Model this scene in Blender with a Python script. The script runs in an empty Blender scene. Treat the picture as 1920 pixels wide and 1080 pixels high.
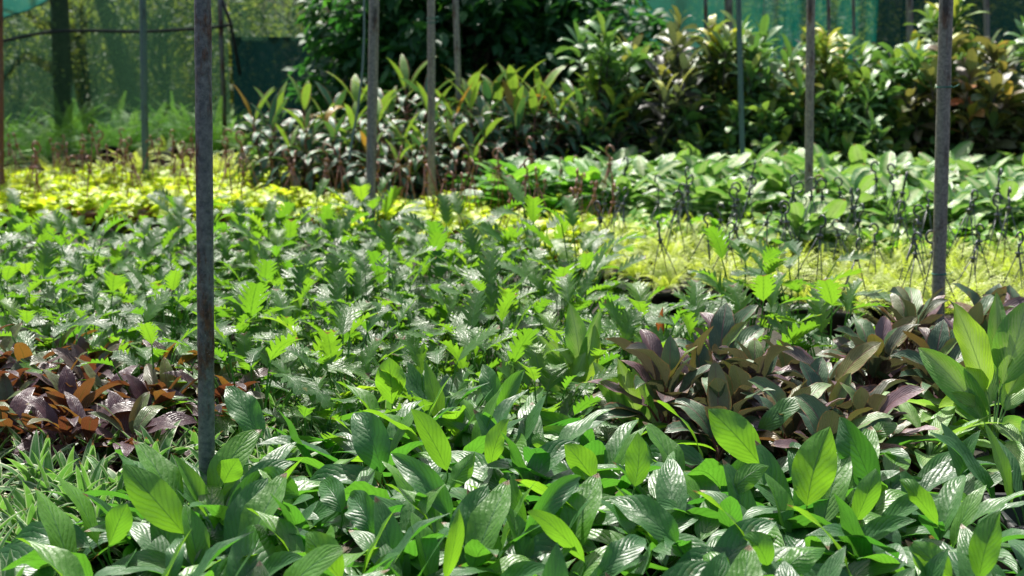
import bpy, math, random
import numpy as np
PI = math.pi
R = math.radians
rng = np.random.default_rng(11)
rnd = random.Random(5)
S = bpy.context.scene
COL = S.collection

# ------------------------------------------------------------------ camera
FPX, PXW, PXH, HOR = 2667.0, 1920, 1080, 20.0
CAMZ = 1.75
TH = math.atan((PXH / 2 - HOR) / FPX)
CP = np.array([0, 0, CAMZ])
FW = np.array([0, math.cos(TH), -math.sin(TH)])
UP = np.array([0, math.sin(TH), math.cos(TH)])
RT = np.array([1.0, 0, 0])
cam_d = bpy.data.cameras.new('camera')
cam = bpy.data.objects.new('camera', cam_d)
COL.objects.link(cam)
cam.location = CP
cam.rotation_euler = (PI / 2 - TH, 0, 0)
cam_d.lens = 36 * FPX / PXW
cam_d.sensor_width = 36
cam_d.clip_start = .05
cam_d.clip_end = 400
cam_d.dof.use_dof = True
cam_d.dof.focus_distance = 4.7
cam_d.dof.aperture_fstop = 3.2
S.camera = cam

def ray(px, py):
    return FW * FPX + RT * (px - PXW / 2) - UP * (py - PXH / 2)
def at_z(px, py, z):
    d = ray(px, py)
    return CP + d * ((z - CAMZ) / d[2])
def at_y(px, py, y):
    d = ray(px, py)
    return CP + d * (y / d[1])
def proj(p):
    q = np.asarray(p, float) - CP
    w = q @ FW
    return PXW / 2 + FPX * (q @ RT) / w, PXH / 2 - FPX * (q @ UP) / w

# ------------------------------------------------------------------ light
W = bpy.data.worlds.new("World")
S.world = W
W.use_nodes = True
SUN_EL, SUN_AZ = R(57), R(-16)          # azimuth from +Y towards +X
wn = W.node_tree
wn.nodes.clear()
wo = wn.nodes.new('ShaderNodeOutputWorld')
bg = wn.nodes.new('ShaderNodeBackground')
sk = wn.nodes.new('ShaderNodeTexSky')
sk.sky_type = 'NISHITA'
sk.sun_disc = False
sk.sun_elevation = SUN_EL
sk.sun_rotation = SUN_AZ
sk.dust_density = 4.0
sk.air_density = 1.0
bg.inputs[1].default_value = .1
wn.links.new(sk.outputs[0], bg.inputs[0])
wn.links.new(bg.outputs[0], wo.inputs[0])
sl = bpy.data.lights.new('sun', 'SUN')
sl.energy = 5.0
sl.angle = R(.53)
sl.color = (1, .955, .88)
so = bpy.data.objects.new('sun', sl)
COL.objects.link(so)
from mathutils import Vector
sd = Vector((math.sin(SUN_AZ) * math.cos(SUN_EL), math.cos(SUN_AZ) * math.cos(SUN_EL), math.sin(SUN_EL)))
so.rotation_euler = sd.to_track_quat('Z', 'Y').to_euler()
so.location = (0, 5, 12)
S.view_settings.view_transform = 'Standard'
S.view_settings.look = 'None'
S.view_settings.exposure = 0.85
S.view_settings.gamma = 1
S.render.engine = 'CYCLES'
S.cycles.max_bounces = 8
S.cycles.transparent_max_bounces = 12
S.cycles.transmission_bounces = 6
S.cycles.diffuse_bounces = 4
S.cycles.glossy_bounces = 3
S.cycles.caustics_reflective = False
S.cycles.caustics_refractive = False
S.cycles.sample_clamp_indirect = 6
S.cycles.use_denoising = True

# ------------------------------------------------------------------ materials
class G:
    def __init__(s, name):
        s.m = bpy.data.materials.new(name)
        s.m.use_nodes = True
        s.t = s.m.node_tree
        s.t.nodes.clear()
        s.out = s.t.nodes.new('ShaderNodeOutputMaterial')
    def put(s, sock, v):
        if v is None:
            return
        if isinstance(v, bpy.types.NodeSocket):
            s.t.links.new(v, sock)
        elif isinstance(v, (tuple, list)) and len(v) == 3 and sock.type == 'RGBA':
            sock.default_value = (*v, 1)
        else:
            sock.default_value = v
    def n(s, ty, ins=None, **props):
        o = s.t.nodes.new('ShaderNode' + ty)
        for k, v in props.items():
            setattr(o, k, v)
        for k, v in (ins or {}).items():
            s.put(o.inputs[k], v)
        return o
    def math(s, op, a, b=0.0, c=None, clamp=False):
        i = {0: a, 1: b}
        if c is not None:
            i[2] = c
        return s.n('Math', i, operation=op, use_clamp=clamp).outputs[0]
    def mix(s, f, a, b, bt='MIX'):
        o = s.n('Mix', data_type='RGBA', blend_type=bt)
        s.put(o.inputs[0], f); s.put(o.inputs[6], a); s.put(o.inputs[7], b)
        return o.outputs[2]
    def ramp(s, f, stops, interp='LINEAR'):
        o = s.n('ValToRGB', {0: f})
        cr = o.color_ramp
        cr.interpolation = interp
        while len(cr.elements) < len(stops):
            cr.elements.new(.5)
        for e, (p, c) in zip(cr.elements, stops):
            e.position = p
            e.color = (*c, 1) if len(c) == 3 else c
        return o
    def noise(s, scale, vec=None, detail=3, rough=.55):
        return s.n('TexNoise', {'Scale': scale, 'Detail': detail, 'Roughness': rough, 'Vector': vec}).outputs[0]
    def sstep(s, x, a, b):
        o = s.n('MapRange', {0: x, 1: a, 2: b, 3: 0.0, 4: 1.0}, interpolation_type='SMOOTHSTEP')
        return o.outputs[0]

def leaf_mat(name, stops, young, ta, tb, fac=.42, rough=.4, vein=(9, .9), bump=.5, bdist=.004,
             pattern=None, pk=.2, veincol=None, veinamt=0.0, mid=None, midw=.06, under=None, spots=None, spec=.55, old=None, tips=.3):
    g = G(name)
    at = g.n('Attribute', attribute_name='lf')
    sp = g.n('SeparateColor', {0: at.outputs['Color']})
    rv, yv, ov = sp.outputs[0], sp.outputs[1], sp.outputs[2]
    oi = g.n('ObjectInfo').outputs['Random']
    r2 = g.math('ADD', g.math('MULTIPLY', rv, .8), g.math('MULTIPLY', oi, .2))
    base = g.ramp(r2, stops).outputs[0]
    base = g.mix(yv, base, young)
    tr = g.mix(g.math('ADD', yv, g.math('MULTIPLY', rv, .25), clamp=True), ta, tb)
    uv = g.n('UVMap', uv_map='uv').outputs[0]
    su = g.n('SeparateXYZ', {0: uv})
    x = g.math('ABSOLUTE', g.math('MULTIPLY_ADD', su.outputs[0], 2.0, -1.0))
    v = su.outputs[1]
    tc = g.n('TexCoord').outputs['Object']
    nz = g.noise(38, tc, 2)
    n, k = vein
    ph = g.math('MULTIPLY', g.math('SUBTRACT', v, g.math('MULTIPLY', x, k * .25)), n)
    ph = g.math('ADD', ph, g.math('MULTIPLY', nz, .9))
    wv = g.math('ABSOLUTE', g.math('SINE', g.math('MULTIPLY', ph, PI)))       # 0 on a side vein
    if pattern:
        f = g.math('ADD', x, g.math('MULTIPLY', g.math('SUBTRACT', nz, .5), pk * 2))
        f = g.math('ADD', f, g.math('MULTIPLY', g.math('SUBTRACT', wv, .5), pk))
        pr = g.ramp(f, pattern)
        base = g.mix(pr.outputs[1], base, pr.outputs[0])
        tr = g.mix(g.math('MULTIPLY', pr.outputs[1], .8), tr, g.mix(.5, pr.outputs[0], tb))
    if veincol:
        ve = g.math('MULTIPLY', g.math('SUBTRACT', 1.0, g.sstep(wv, .0, .45)), veinamt)
        base = g.mix(ve, base, veincol)
        tr = g.mix(ve, tr, veincol)
    if spots:
        sn = g.sstep(g.noise(spots[0], tc, 3), spots[1], spots[1] + .06)
        base = g.mix(sn, base, spots[2])
        tr = g.mix(sn, tr, spots[2])
    mm = g.math('SUBTRACT', 1.0, g.sstep(x, midw * .4, midw))
    if mid:
        base = g.mix(g.math('MULTIPLY', mm, .8), base, mid)
    tv = g.math('MULTIPLY_ADD', g.math('POWER', wv, .5), .3, g.math('MULTIPLY_ADD', g.noise(9, tc, 3), .55, .42))
    tr = g.mix(1.0, tr, g.n('CombineColor', {0: tv, 1: tv, 2: tv}).outputs[0], 'MULTIPLY')
    tr = g.mix(g.math('MULTIPLY', mm, .55), tr, (.03, .09, .01))
    base = g.mix(ov, base, old or (.32, .2, .03))
    tr = g.mix(ov, tr, old or (.6, .33, .04))
    if under:
        bf = g.n('NewGeometry').outputs['Backfacing']
        base = g.mix(g.math('MULTIPLY', bf, .85), base, under)
    if tips:
        bt = g.math('MULTIPLY', g.sstep(g.math('ADD', v, g.math('MULTIPLY', nz, .08)), .955, .99), g.sstep(rv, 1 - tips, 1.02 - tips))
        base = g.mix(bt, base, (.2, .13, .06))
        tr = g.mix(bt, tr, (.2, .12, .04))
        bl = g.math('MULTIPLY', g.sstep(g.noise(17, tc, 4), .64, .7), g.sstep(g.math('FRACT', g.math('MULTIPLY', rv, 7.0)), .8, .85))
        base = g.mix(g.math('MULTIPLY', bl, .7), base, (.24, .2, .05))
        dust = g.math('MULTIPLY', g.sstep(g.noise(210, tc, 2), .64, .72), .3)
        base = g.mix(dust, base, (.35, .36, .3))
    tint = g.math('MULTIPLY_ADD', nz, .5, .75)
    base = g.mix(1.0, base, g.n('CombineColor', {0: tint, 1: tint, 2: tint}).outputs[0], 'MULTIPLY')
    h = g.math('MULTIPLY', g.math('POWER', wv, .6), g.math('SUBTRACT', 1.0, g.math('POWER', x, 4.0)))
    h = g.math('ADD', h, g.math('MULTIPLY', nz, 2.2))
    h = g.math('SUBTRACT', h, g.math('MULTIPLY', mm, .8))
    bp = g.n('Bump', {'Strength': bump, 'Distance': bdist, 'Height': h}).outputs[0]
    ro = g.math('ADD', rough - .16, g.math('ADD', g.math('MULTIPLY', g.noise(90, tc, 2), .14), g.math('MULTIPLY', g.noise(13, tc, 3), .24)))
    p = g.n('BsdfPrincipled', {'Base Color': base, 'Roughness': ro, 'Specular IOR Level': spec, 'Normal': bp}).outputs[0]
    t = g.n('BsdfTranslucent', {0: tr}).outputs[0]
    mx = g.n('MixShader', {0: fac, 1: p, 2: t}).outputs[0]
    g.put(g.out.inputs[0], mx)
    return g.m

def plain_mat(name, a, b, scale=8, rough=.6, metal=0, bump=.3, spec=.4, trans=None, seed=0.0):
    g = G(name)
    tc = g.n('TexCoord').outputs['Object']
    nz = g.noise(scale, tc, 5, .6)
    c = g.ramp(nz, [(.3, a), (.7, b)]).outputs[0]
    bp = g.n('Bump', {'Strength': bump, 'Distance': .003, 'Height': g.noise(scale * 6, tc, 3)}).outputs[0]
    p = g.n('BsdfPrincipled', {'Base Color': c, 'Roughness': rough, 'Metallic': metal, 'Specular IOR Level': spec, 'Normal': bp}).outputs[0]
    if trans:
        t = g.n('BsdfTranslucent', {0: trans}).outputs[0]
        p = g.n('MixShader', {0: .3, 1: p, 2: t}).outputs[0]
    g.put(g.out.inputs[0], p)
    return g.m

M = {}
M['peace'] = leaf_mat('peace lily leaf', [(0, (.03, .115, .036)), (.5, (.046, .155, .042)), (1, (.075, .2, .045))], (.10, .27, .02),
                      (.07, .29, .024), (.27, .58, .022), fac=.44, rough=.39, vein=(8.5, 1.5), bump=.42, bdist=.0032, mid=(.05, .17, .05), midw=.05, spec=.85)
M['stripe'] = leaf_mat('striped leaf', [(0, (.03, .11, .035)), (1, (.055, .16, .045))], (.1, .26, .05), (.1, .32, .04), (.22, .5, .06), fac=.34,
                       rough=.4, vein=(2, 0), bump=.2, pattern=[(0, (.36, .5, .22, .7)), (.07, (.1, .25, .05, 0)), (.7, (.1, .25, .05, 0)), (.78, (.5, .56, .32, 1)), (1, (.56, .6, .4, 1))], pk=.02)
M['purple'] = leaf_mat('purple cordyline leaf', [(0, (.05, .022, .034)), (.5, (.08, .038, .05)), (.85, (.09, .06, .06)), (1, (.09, .15, .06))], (.16, .22, .05),
                       (.17, .055, .02), (.32, .16, .02), fac=.32, rough=.36, vein=(7, 2.5), bump=.5, mid=(.14, .05, .05))
M['burgundy'] = leaf_mat('green burgundy leaf', [(0, (.035, .085, .045)), (.3, (.07, .14, .065)), (.52, (.095, .18, .07)), (.62, (.11, .065, .075)), (.9, (.18, .105, .125)), (1, (.10, .19, .08))], (.14, .26, .05),
                         (.07, .075, .035), (.2, .17, .03), fac=.24, rough=.4, vein=(8, 2.4), bump=.4, bdist=.003, old=(.4, .14, .03),
                         pattern=[(0, (.1, .1, .05, 0)), (.9, (.1, .1, .05, 0)), (1, (.26, .07, .04, .7))], pk=.08, mid=(.18, .08, .08), midw=.07)
M['philo'] = leaf_mat('lobed philodendron leaf', [(0, (.02, .08, .018)), (.6, (.038, .125, .022)), (1, (.075, .19, .025))], (.14, .28, .02), (.14, .38, .018), (.38, .62, .024),
                      fac=.46, rough=.36, spec=.5, vein=(7, 2.0), bump=.4, bdist=.003, mid=(.09, .23, .07), midw=.07)
M['neon'] = leaf_mat('neon pothos leaf', [(0, (.3, .44, .03)), (.6, (.44, .56, .04)), (1, (.58, .64, .08))], (.6, .68, .08), (.66, .88, .03), (.85, .95, .06),
                     fac=.42, rough=.38, vein=(6, 2), bump=.3, mid=(.5, .6, .1))
M['pothos'] = leaf_mat('golden pothos leaf', [(0, (.1, .27, .04)), (.6, (.2, .38, .06)), (1, (.4, .52, .1))], (.4, .5, .06), (.25, .6, .03), (.6, .85, .06),
                       fac=.42, rough=.36, vein=(6, 2), bump=.3, spots=(22, .6, (.45, .5, .1)))
M['lemonfern'] = leaf_mat('lemon fern frond', [(0, (.38, .48, .1)), (1, (.56, .62, .22))], (.6, .66, .2), (.6, .8, .06), (.8, .92, .12), fac=.42, rough=.5, vein=(2, 0), bump=.1)
M['fern'] = leaf_mat('green fern frond', [(0, (.15, .34, .08)), (1, (.28, .5, .13))], (.25, .42, .06), (.2, .52, .06), (.38, .72, .08), fac=.42, rough=.5, vein=(2, 0), bump=.1)
M['dieff'] = leaf_mat('dieffenbachia leaf', [(0, (.03, .12, .035)), (1, (.06, .19, .045))], (.12, .32, .04), (.1, .32, .04), (.3, .55, .07), fac=.34, rough=.36,
                      vein=(10, 1.6), bump=.5, pattern=[(0, (.42, .52, .24, .95)), (.38, (.36, .47, .19, .9)), (.66, (.2, .36, .08, .2)), (.8, (.1, .2, .05, 0))], pk=.2)
M['dieffgreen'] = leaf_mat('plain dieffenbachia leaf', [(0, (.03, .13, .04)), (1, (.07, .21, .05))], (.14, .34, .04), (.12, .42, .04), (.35, .7, .05), fac=.4, rough=.34, vein=(10, 1.6), bump=.5)
M['cordy'] = leaf_mat('green cordyline leaf', [(0, (.045, .13, .075)), (.7, (.065, .18, .10)), (1, (.11, .24, .10))], (.22, .38, .04), (.05, .17, .04), (.36, .6, .05), fac=.24,
                      rough=.34, vein=(9, 3), bump=.4, pattern=[(0, (.3, .06, .05, 0)), (.84, (.3, .06, .05, 0)), (.94, (.32, .06, .05, .8)), (1, (.4, .08, .06, 1))], pk=.03, mid=(.1, .2, .07))
M['aglao'] = leaf_mat('variegated aglaonema leaf', [(0, (.06, .2, .05)), (1, (.11, .28, .065))], (.34, .5, .06), (.17, .46, .05), (.46, .7, .04), fac=.4, rough=.36, vein=(11, 2.0),
                      bump=.5, pattern=[(0, (.36, .52, .22, .95)), (.45, (.3, .47, .15, .8)), (.72, (.08, .22, .05, .25)), (.9, (.05, .15, .04, 0))], pk=.42)
M['dark'] = leaf_mat('dark broad leaf', [(0, (.018, .075, .03)), (1, (.04, .15, .05))], (.07, .24, .03), (.05, .22, .03), (.16, .5, .04), fac=.34, spec=.3, rough=.44, vein=(6, 2), bump=.3)
M['wild'] = leaf_mat('wild tree leaf', [(0, (.06, .11, .03)), (1, (.15, .2, .05))], (.3, .32, .06), (.36, .48, .06), (.7, .72, .1), fac=.45, rough=.5, vein=(5, 2), bump=.2)
def croton(name, stops, ta, tb):
    stops = [(p, tuple(min(.7, c * 1.55 + .008) for c in col)) for p, col in stops]
    ta, tb = tuple(c * 1.5 for c in ta), tuple(min(.85, c * 1.35) for c in tb)
    return leaf_mat(name, stops, (.42, .46, .05), ta, tb, fac=.28, rough=.34, vein=(8, 1.6), bump=.4, veincol=(.3, .32, .07), veinamt=.2, mid=(.26, .28, .07), midw=.06)
M['crotonY'] = croton('yellow croton leaf', [(0, (.03, .09, .03)), (.4, (.06, .14, .03)), (.68, (.12, .19, .04)), (.86, (.45, .36, .03)), (1, (.6, .45, .04))], (.1, .22, .03), (.55, .55, .05))
M['crotonR'] = croton('red croton leaf', [(0, (.03, .05, .03)), (.3, (.05, .1, .03)), (.5, (.1, .06, .04)), (.76, (.06, .12, .04)), (.86, (.45, .09, .03)), (.92, (.55, .24, .14)), (1, (.5, .36, .05))], (.13, .15, .03), (.45, .3, .05))
M['crotonP'] = croton('purple croton leaf', [(0, (.03, .04, .035)), (.3, (.06, .05, .055)), (.55, (.05, .10, .045)), (.8, (.15, .10, .11)), (1, (.24, .17, .17))], (.06, .09, .03), (.32, .32, .06))
M['crotonG'] = croton('green croton leaf', [(0, (.035, .09, .04)), (.5, (.07, .17, .055)), (.85, (.13, .25, .07)), (1, (.32, .28, .05))], (.08, .2, .03), (.34, .5, .05))
M['stem'] = plain_mat('green stem', (.05, .14, .03), (.1, .22, .05), 20, .5, trans=(.2, .5, .05))
M['redstem'] = plain_mat('reddish stem', (.12, .04, .035), (.2, .09, .05), 20, .5)
M['palestem'] = plain_mat('pale green stem', (.16, .3, .1), (.26, .4, .15), 20, .5, trans=(.3, .6, .1))
M['bark'] = plain_mat('bark', (.03, .024, .018), (.09, .075, .055), 14, .9, bump=1)
M['soil'] = plain_mat('potting soil', (.012, .009, .007), (.035, .026, .018), 30, .95, bump=1)
M['pot_dark'] = plain_mat('black nursery pot', (.012, .012, .013), (.03, .03, .03), 10, .5)
M['pot_brown'] = plain_mat('maroon nursery pot', (.05, .012, .010), (.09, .028, .022), 10, .5)
M['pot_terra'] = plain_mat('terracotta plastic pot', (.25, .085, .05), (.33, .13, .08), 10, .55)
M['pot_brownfar'] = plain_mat('brown plastic trough', (.085, .045, .03), (.13, .07, .045), 8, .55)
M['hang_brown'] = plain_mat('brown plastic hanger', (.2, .085, .05), (.3, .15, .10), 12, .45)
M['hang_black'] = plain_mat('black plastic hanger', (.03, .04, .042), (.075, .09, .092), 12, .4, spec=.6)
M['twine'] = plain_mat('green twine', (.02, .16, .12), (.05, .24, .18), 40, .7)
M['twine_grey'] = plain_mat('weathered twine', (.12, .17, .16), (.22, .28, .26), 40, .8)
M['rope'] = plain_mat('black rope', (.01, .012, .012), (.03, .03, .03), 40, .8)
M['white_petal'] = leaf_mat('white spathe', [(0, (.7, .74, .66)), (1, (.78, .8, .72))], (.75, .78, .7), (.6, .7, .5), (.7, .78, .6), fac=.35, rough=.45, bump=.2)

def pole_mat(name, steel_a, steel_b, rust_a, rust_b, amt):
    g = G(name)
    tc = g.n('TexCoord').outputs['Object']
    mp = g.n('Mapping', {0: tc, 3: (1, 1, .3)}).outputs[0]
    n1 = g.noise(9, g.n('Mapping', {0: tc, 3: (1.2, 1.2, .38)}).outputs[0], 7, .72)
    n2 = g.noise(60, tc, 4, .65)
    n3 = g.noise(2.2, mp, 4, .6)
    st = g.ramp(n2, [(.35, steel_a), (.68, steel_b)]).outputs[0]
    ru = g.ramp(n2, [(.3, rust_a), (.7, rust_b)]).outputs[0]
    f = g.sstep(g.math('ADD', n1, g.math('MULTIPLY', g.math('SUBTRACT', n3, .5), .6)), amt, amt + .13)
    c = g.mix(f, st, ru)
    dk = g.sstep(g.noise(11, mp, 5, .7), .56, .66)
    c = g.mix(g.math('MULTIPLY', dk, .75), c, (.018, .016, .016))
    sp = g.sstep(g.noise(150, tc, 2), .66, .72)
    c = g.mix(g.math('MULTIPLY', sp, .6), c, (.32, .33, .32))
    bp = g.n('Bump', {'Strength': .9, 'Distance': .003, 'Height': g.math('ADD', n2, f)}).outputs[0]
    ro = g.math('MULTIPLY_ADD', f, .3, .45)
    p = g.n('BsdfPrincipled', {'Base Color': c, 'Roughness': ro, 'Metallic': .15, 'Normal': bp}).outputs[0]
    g.put(g.out.inputs[0], p)
    return g.m
M['pole_rust'] = pole_mat('rusty steel pipe', (.075, .085, .095), (.22, .22, .22), (.05, .025, .018), (.2, .088, .045), .47)
M['pole_grey'] = pole_mat('grey steel pipe', (.14, .13, .12), (.34, .31, .27), (.10, .06, .045), (.2, .11, .075), .53)
M['pole_red'] = pole_mat('red rusted pipe', (.12, .07, .05), (.2, .12, .09), (.13, .05, .03), (.22, .09, .055), .4)
M['pole_teal'] = pole_mat('painted steel pipe', (.05, .10, .11), (.10, .17, .17), (.07, .07, .06), (.12, .12, .10), .58)

def net_mat(name, col, tr, clear, var=.12):
    g = G(name)
    tc = g.n('TexCoord').outputs['Object']
    nz = g.noise(.9, tc, 4, .6)
    th = g.noise(160, g.n('Mapping', {0: tc, 3: (1, 1, .12)}).outputs[0], 2)
    d = g.n('BsdfDiffuse', {0: g.mix(g.math('MULTIPLY', th, .5), col, tuple(c * .6 for c in col))}).outputs[0]
    t = g.n('BsdfTranslucent', {0: tr}).outputs[0]
    dt = g.n('MixShader', {0: .55, 1: d, 2: t}).outputs[0]
    f = g.math('ADD', clear, g.math('MULTIPLY', g.math('SUBTRACT', nz, .5), var * 2), clamp=True)
    x = g.n('BsdfTransparent', {0: (.92, 1, .97)}).outputs[0]
    mx = g.n('MixShader', {0: f, 1: dt, 2: x}).outputs[0]
    g.put(g.out.inputs[0], mx)
    return g.m
M['net'] = net_mat('green shade net', (.03, .065, .04), (.03, .08, .045), .38)
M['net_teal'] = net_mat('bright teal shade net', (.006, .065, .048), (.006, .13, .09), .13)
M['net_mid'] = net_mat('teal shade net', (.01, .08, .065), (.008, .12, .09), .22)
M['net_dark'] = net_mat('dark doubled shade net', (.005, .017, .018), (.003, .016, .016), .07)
M['net_sun'] = net_mat('sunlit shade net', (.04, .2, .17), (.06, .34, .28), .22)  # lit version of the net: sunlight put into a brighter teal

# ------------------------------------------------------------------ mesh builder
class MB:
    def __init__(s):
        s.V, s.F, s.U, s.A, s.MI, s.n = [], [], [], [], [], 0
    def grid(s, P, UV=None, attr=(.5, 0, 0), mi=0, wrap=False):
        a, b = P.shape[:2]
        idx = np.arange(a * b).reshape(a, b) + s.n
        if wrap:
            idx = np.concatenate([idx, idx[:, :1]], 1)
        f = np.stack([idx[:-1, :-1], idx[:-1, 1:], idx[1:, 1:], idx[1:, :-1]], -1).reshape(-1, 4)
        s.V.append(P.reshape(-1, 3)); s.F.append(f)
        s.U.append(np.zeros((a * b, 2)) if UV is None else UV.reshape(-1, 2))
        A = np.ones((a * b, 4)); A[:, :3] = attr
        s.A.append(A); s.MI.append(np.full(len(f), mi)); s.n += a * b
    def tube(s, pts, rad, sides=6, mi=0, attr=(.5, 0, 0), cap=True):
        pts = np.asarray(pts, float)
        k = len(pts)
        rad = np.broadcast_to(np.asarray(rad, float), (k,)).copy()
        T = np.gradient(pts, axis=0)
        T /= np.linalg.norm(T, axis=1)[:, None] + 1e-9
        ref = np.array([0, 0, 1.0]) if abs(T[0, 2]) < .9 else np.array([1.0, 0, 0])
        nn = np.cross(T[0], ref); nn /= np.linalg.norm(nn)
        rings = []
        a = np.linspace(0, 2 * PI, sides, endpoint=False)
        for i in range(k):
            nn = nn - T[i] * (nn @ T[i]); nn /= np.linalg.norm(nn) + 1e-9
            bb = np.cross(T[i], nn)
            rings.append(pts[i] + rad[i] * (np.cos(a)[:, None] * nn + np.sin(a)[:, None] * bb))
        if cap:
            rings = [np.repeat(pts[:1], sides, 0) * .999 + rings[0] * .001] + rings + [np.repeat(pts[-1:], sides, 0) * .999 + rings[-1] * .001]
        s.grid(np.array(rings), None, attr, mi, wrap=True)
    def lathe(s, prof, sides=16, mi=0, c=(0, 0, 0)):
        a = np.linspace(0, 2 * PI, sides, endpoint=False)
        P = np.array([[[c[0] + r * math.cos(t), c[1] + r * math.sin(t), c[2] + z] for t in a] for r, z in prof])
        s.grid(P, None, (.5, 0, 0), mi, wrap=True)
    def mesh(s, name, mats):
        me = bpy.data.meshes.new(name)
        V = np.concatenate(s.V); F = np.concatenate(s.F); U = np.concatenate(s.U); A = np.concatenate(s.A); MI = np.concatenate(s.MI)
        me.vertices.add(len(V)); me.vertices.foreach_set('co', V.astype(np.float32).ravel())
        me.loops.add(F.size); me.loops.foreach_set('vertex_index', F.astype(np.int32).ravel())
        me.polygons.add(len(F))
        me.polygons.foreach_set('loop_start', np.arange(0, F.size, 4, dtype=np.int32))
        me.polygons.foreach_set('material_index', MI.astype(np.int32))
        me.polygons.foreach_set('use_smooth', np.ones(len(F), bool))
        ul = me.uv_layers.new(name='uv')
        ul.data.foreach_set('uv', U[F.ravel()].astype(np.float32).ravel())
        ca = me.color_attributes.new('lf', 'FLOAT_COLOR', 'POINT')
        ca.data.foreach_set('color', A.astype(np.float32).ravel())
        for m in (mats if isinstance(mats, (list, tuple)) else [mats]):
            me.materials.append(m)
        me.update(calc_edges=True)
        return me

def prof(a, b):
    m = a / (a + b)
    top = m ** a * (1 - m) ** b
    return lambda v: np.maximum(np.clip(v, 0, 1) ** a * np.clip(1 - v, 0, 1) ** b / top, .015)

def blade(mb, C, Sd, Nn, w, T=None, fold=.25, wave=.06, fr=2.2, nu=4, tilt=0.0, L=.2, attr=(.5, 0, 0), mi=0, twist=0.0):
    """a leaf blade along the centre line C, side vectors Sd, upward normals Nn, half widths w"""
    nv = len(C) - 1
    v = np.linspace(0, 1, nv + 1)
    u = np.linspace(-1, 1, nu + 1)
    if twist:
        ang = twist * v
        Sd, Nn = Sd * np.cos(ang)[:, None] + Nn * np.sin(ang)[:, None], Nn * np.cos(ang)[:, None] - Sd * np.sin(ang)[:, None]
    ph = rng.uniform(0, 6, 2)
    wv = np.where(u[None, :] > 0, np.sin(fr * 2 * PI * v[:, None] + ph[0]), np.sin(fr * 2 * PI * v[:, None] * 1.1 + ph[1]))
    au = np.abs(u)[None, :]
    off_s = u[None, :] * w[:, None] * math.cos(fold)
    off_n = w[:, None] * (au ** 1.3 * math.sin(fold) + au ** 2 * wave * wv * 2)
    P = C[:, None, :] + Sd[:, None, :] * off_s[..., None] + Nn[:, None, :] * off_n[..., None]
    if tilt and T is not None:
        P = P + T[:, None, :] * (au * tilt * w[:, None])[..., None]
    UV = np.stack(np.broadcast_arrays(u[None, :] * .5 + .5, v[:, None]), -1)
    mb.grid(P, UV, attr, mi)

def arc(base, az, el, L, droop, n, p=1.4, side=0.0):
    v = np.linspace(0, 1, n + 1)
    vm = (v[1:] + v[:-1]) / 2
    a = el - droop * vm ** p
    z = az + side * vm
    T = np.stack([np.cos(a) * np.cos(z), np.cos(a) * np.sin(z), np.sin(a)], 1)
    C = np.concatenate([[base], base + np.cumsum(T * (L / n), 0)])
    a2, z2 = el - droop * v ** p, az + side * v
    T2 = np.stack([np.cos(a2) * np.cos(z2), np.cos(a2) * np.sin(z2), np.sin(a2)], 1)
    return C, T2, a2[-1]

def frames(T, roll=0.0):
    Sd = np.cross(T, [0, 0, 1.0])
    ln = np.linalg.norm(Sd, axis=1)[:, None]
    Sd = np.where(ln > .05, Sd / np.maximum(ln, 1e-6), 0)
    bad = np.where(ln[:, 0] <= .05)[0]
    good = np.where(ln[:, 0] > .05)[0]
    for i in bad:
        j = good[np.argmin(abs(good - i))] if len(good) else None
        Sd[i] = Sd[j] if j is not None else (1, 0, 0)
    for i in range(1, len(Sd)):
        if Sd[i] @ Sd[i - 1] < 0:
            Sd[i] = -Sd[i]
    Nn = np.cross(Sd, T)
    if roll:
        Sd, Nn = Sd * math.cos(roll) + Nn * math.sin(roll), Nn * math.cos(roll) - Sd * math.sin(roll)
    return Sd, Nn

def leaf(mb, base, az, el, L, Wd, pf, droop=.6, fold=.22, roll=0.0, wave=.05, fr=2.2, attr=(.5, 0, 0), nv=8, nu=4, mi=0, p=1.4, side=0.0, tilt=0.0, lobes=None, twist=0.0):
    C, T, _ = arc(np.asarray(base, float), az, el, L, droop, nv, p, side)
    Sd, Nn = frames(T, roll)
    v = np.linspace(0, 1, nv + 1)
    w = Wd / 2 * pf(v)
    if lobes:
        k, depth = lobes
        ph = (v * k) % 1.0
        tooth = np.sin(PI * ph) ** .7
        w = w * (1 - depth * (1 - tooth) * np.clip((1.02 - v) * 3, 0, 1)) * (1 + .1 * rng.standard_normal(nv + 1))
    blade(mb, C, Sd, Nn, w, T, fold, wave, fr, nu, tilt, L, attr, mi, twist)
    return C[-1]

def stalk(mb, base, az, el, L, droop, r0, r1, n=5, sides=4, mi=0, attr=(.5, 0, 0)):
    C, T, a = arc(np.asarray(base, float), az, el, L, droop, n)
    mb.tube(C, np.linspace(r0, r1, n + 1), sides, mi, attr, cap=False)
    return C[-1], a

def U(a, b):
    return rng.uniform(a, b)
GOLD = 2.39996

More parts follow.
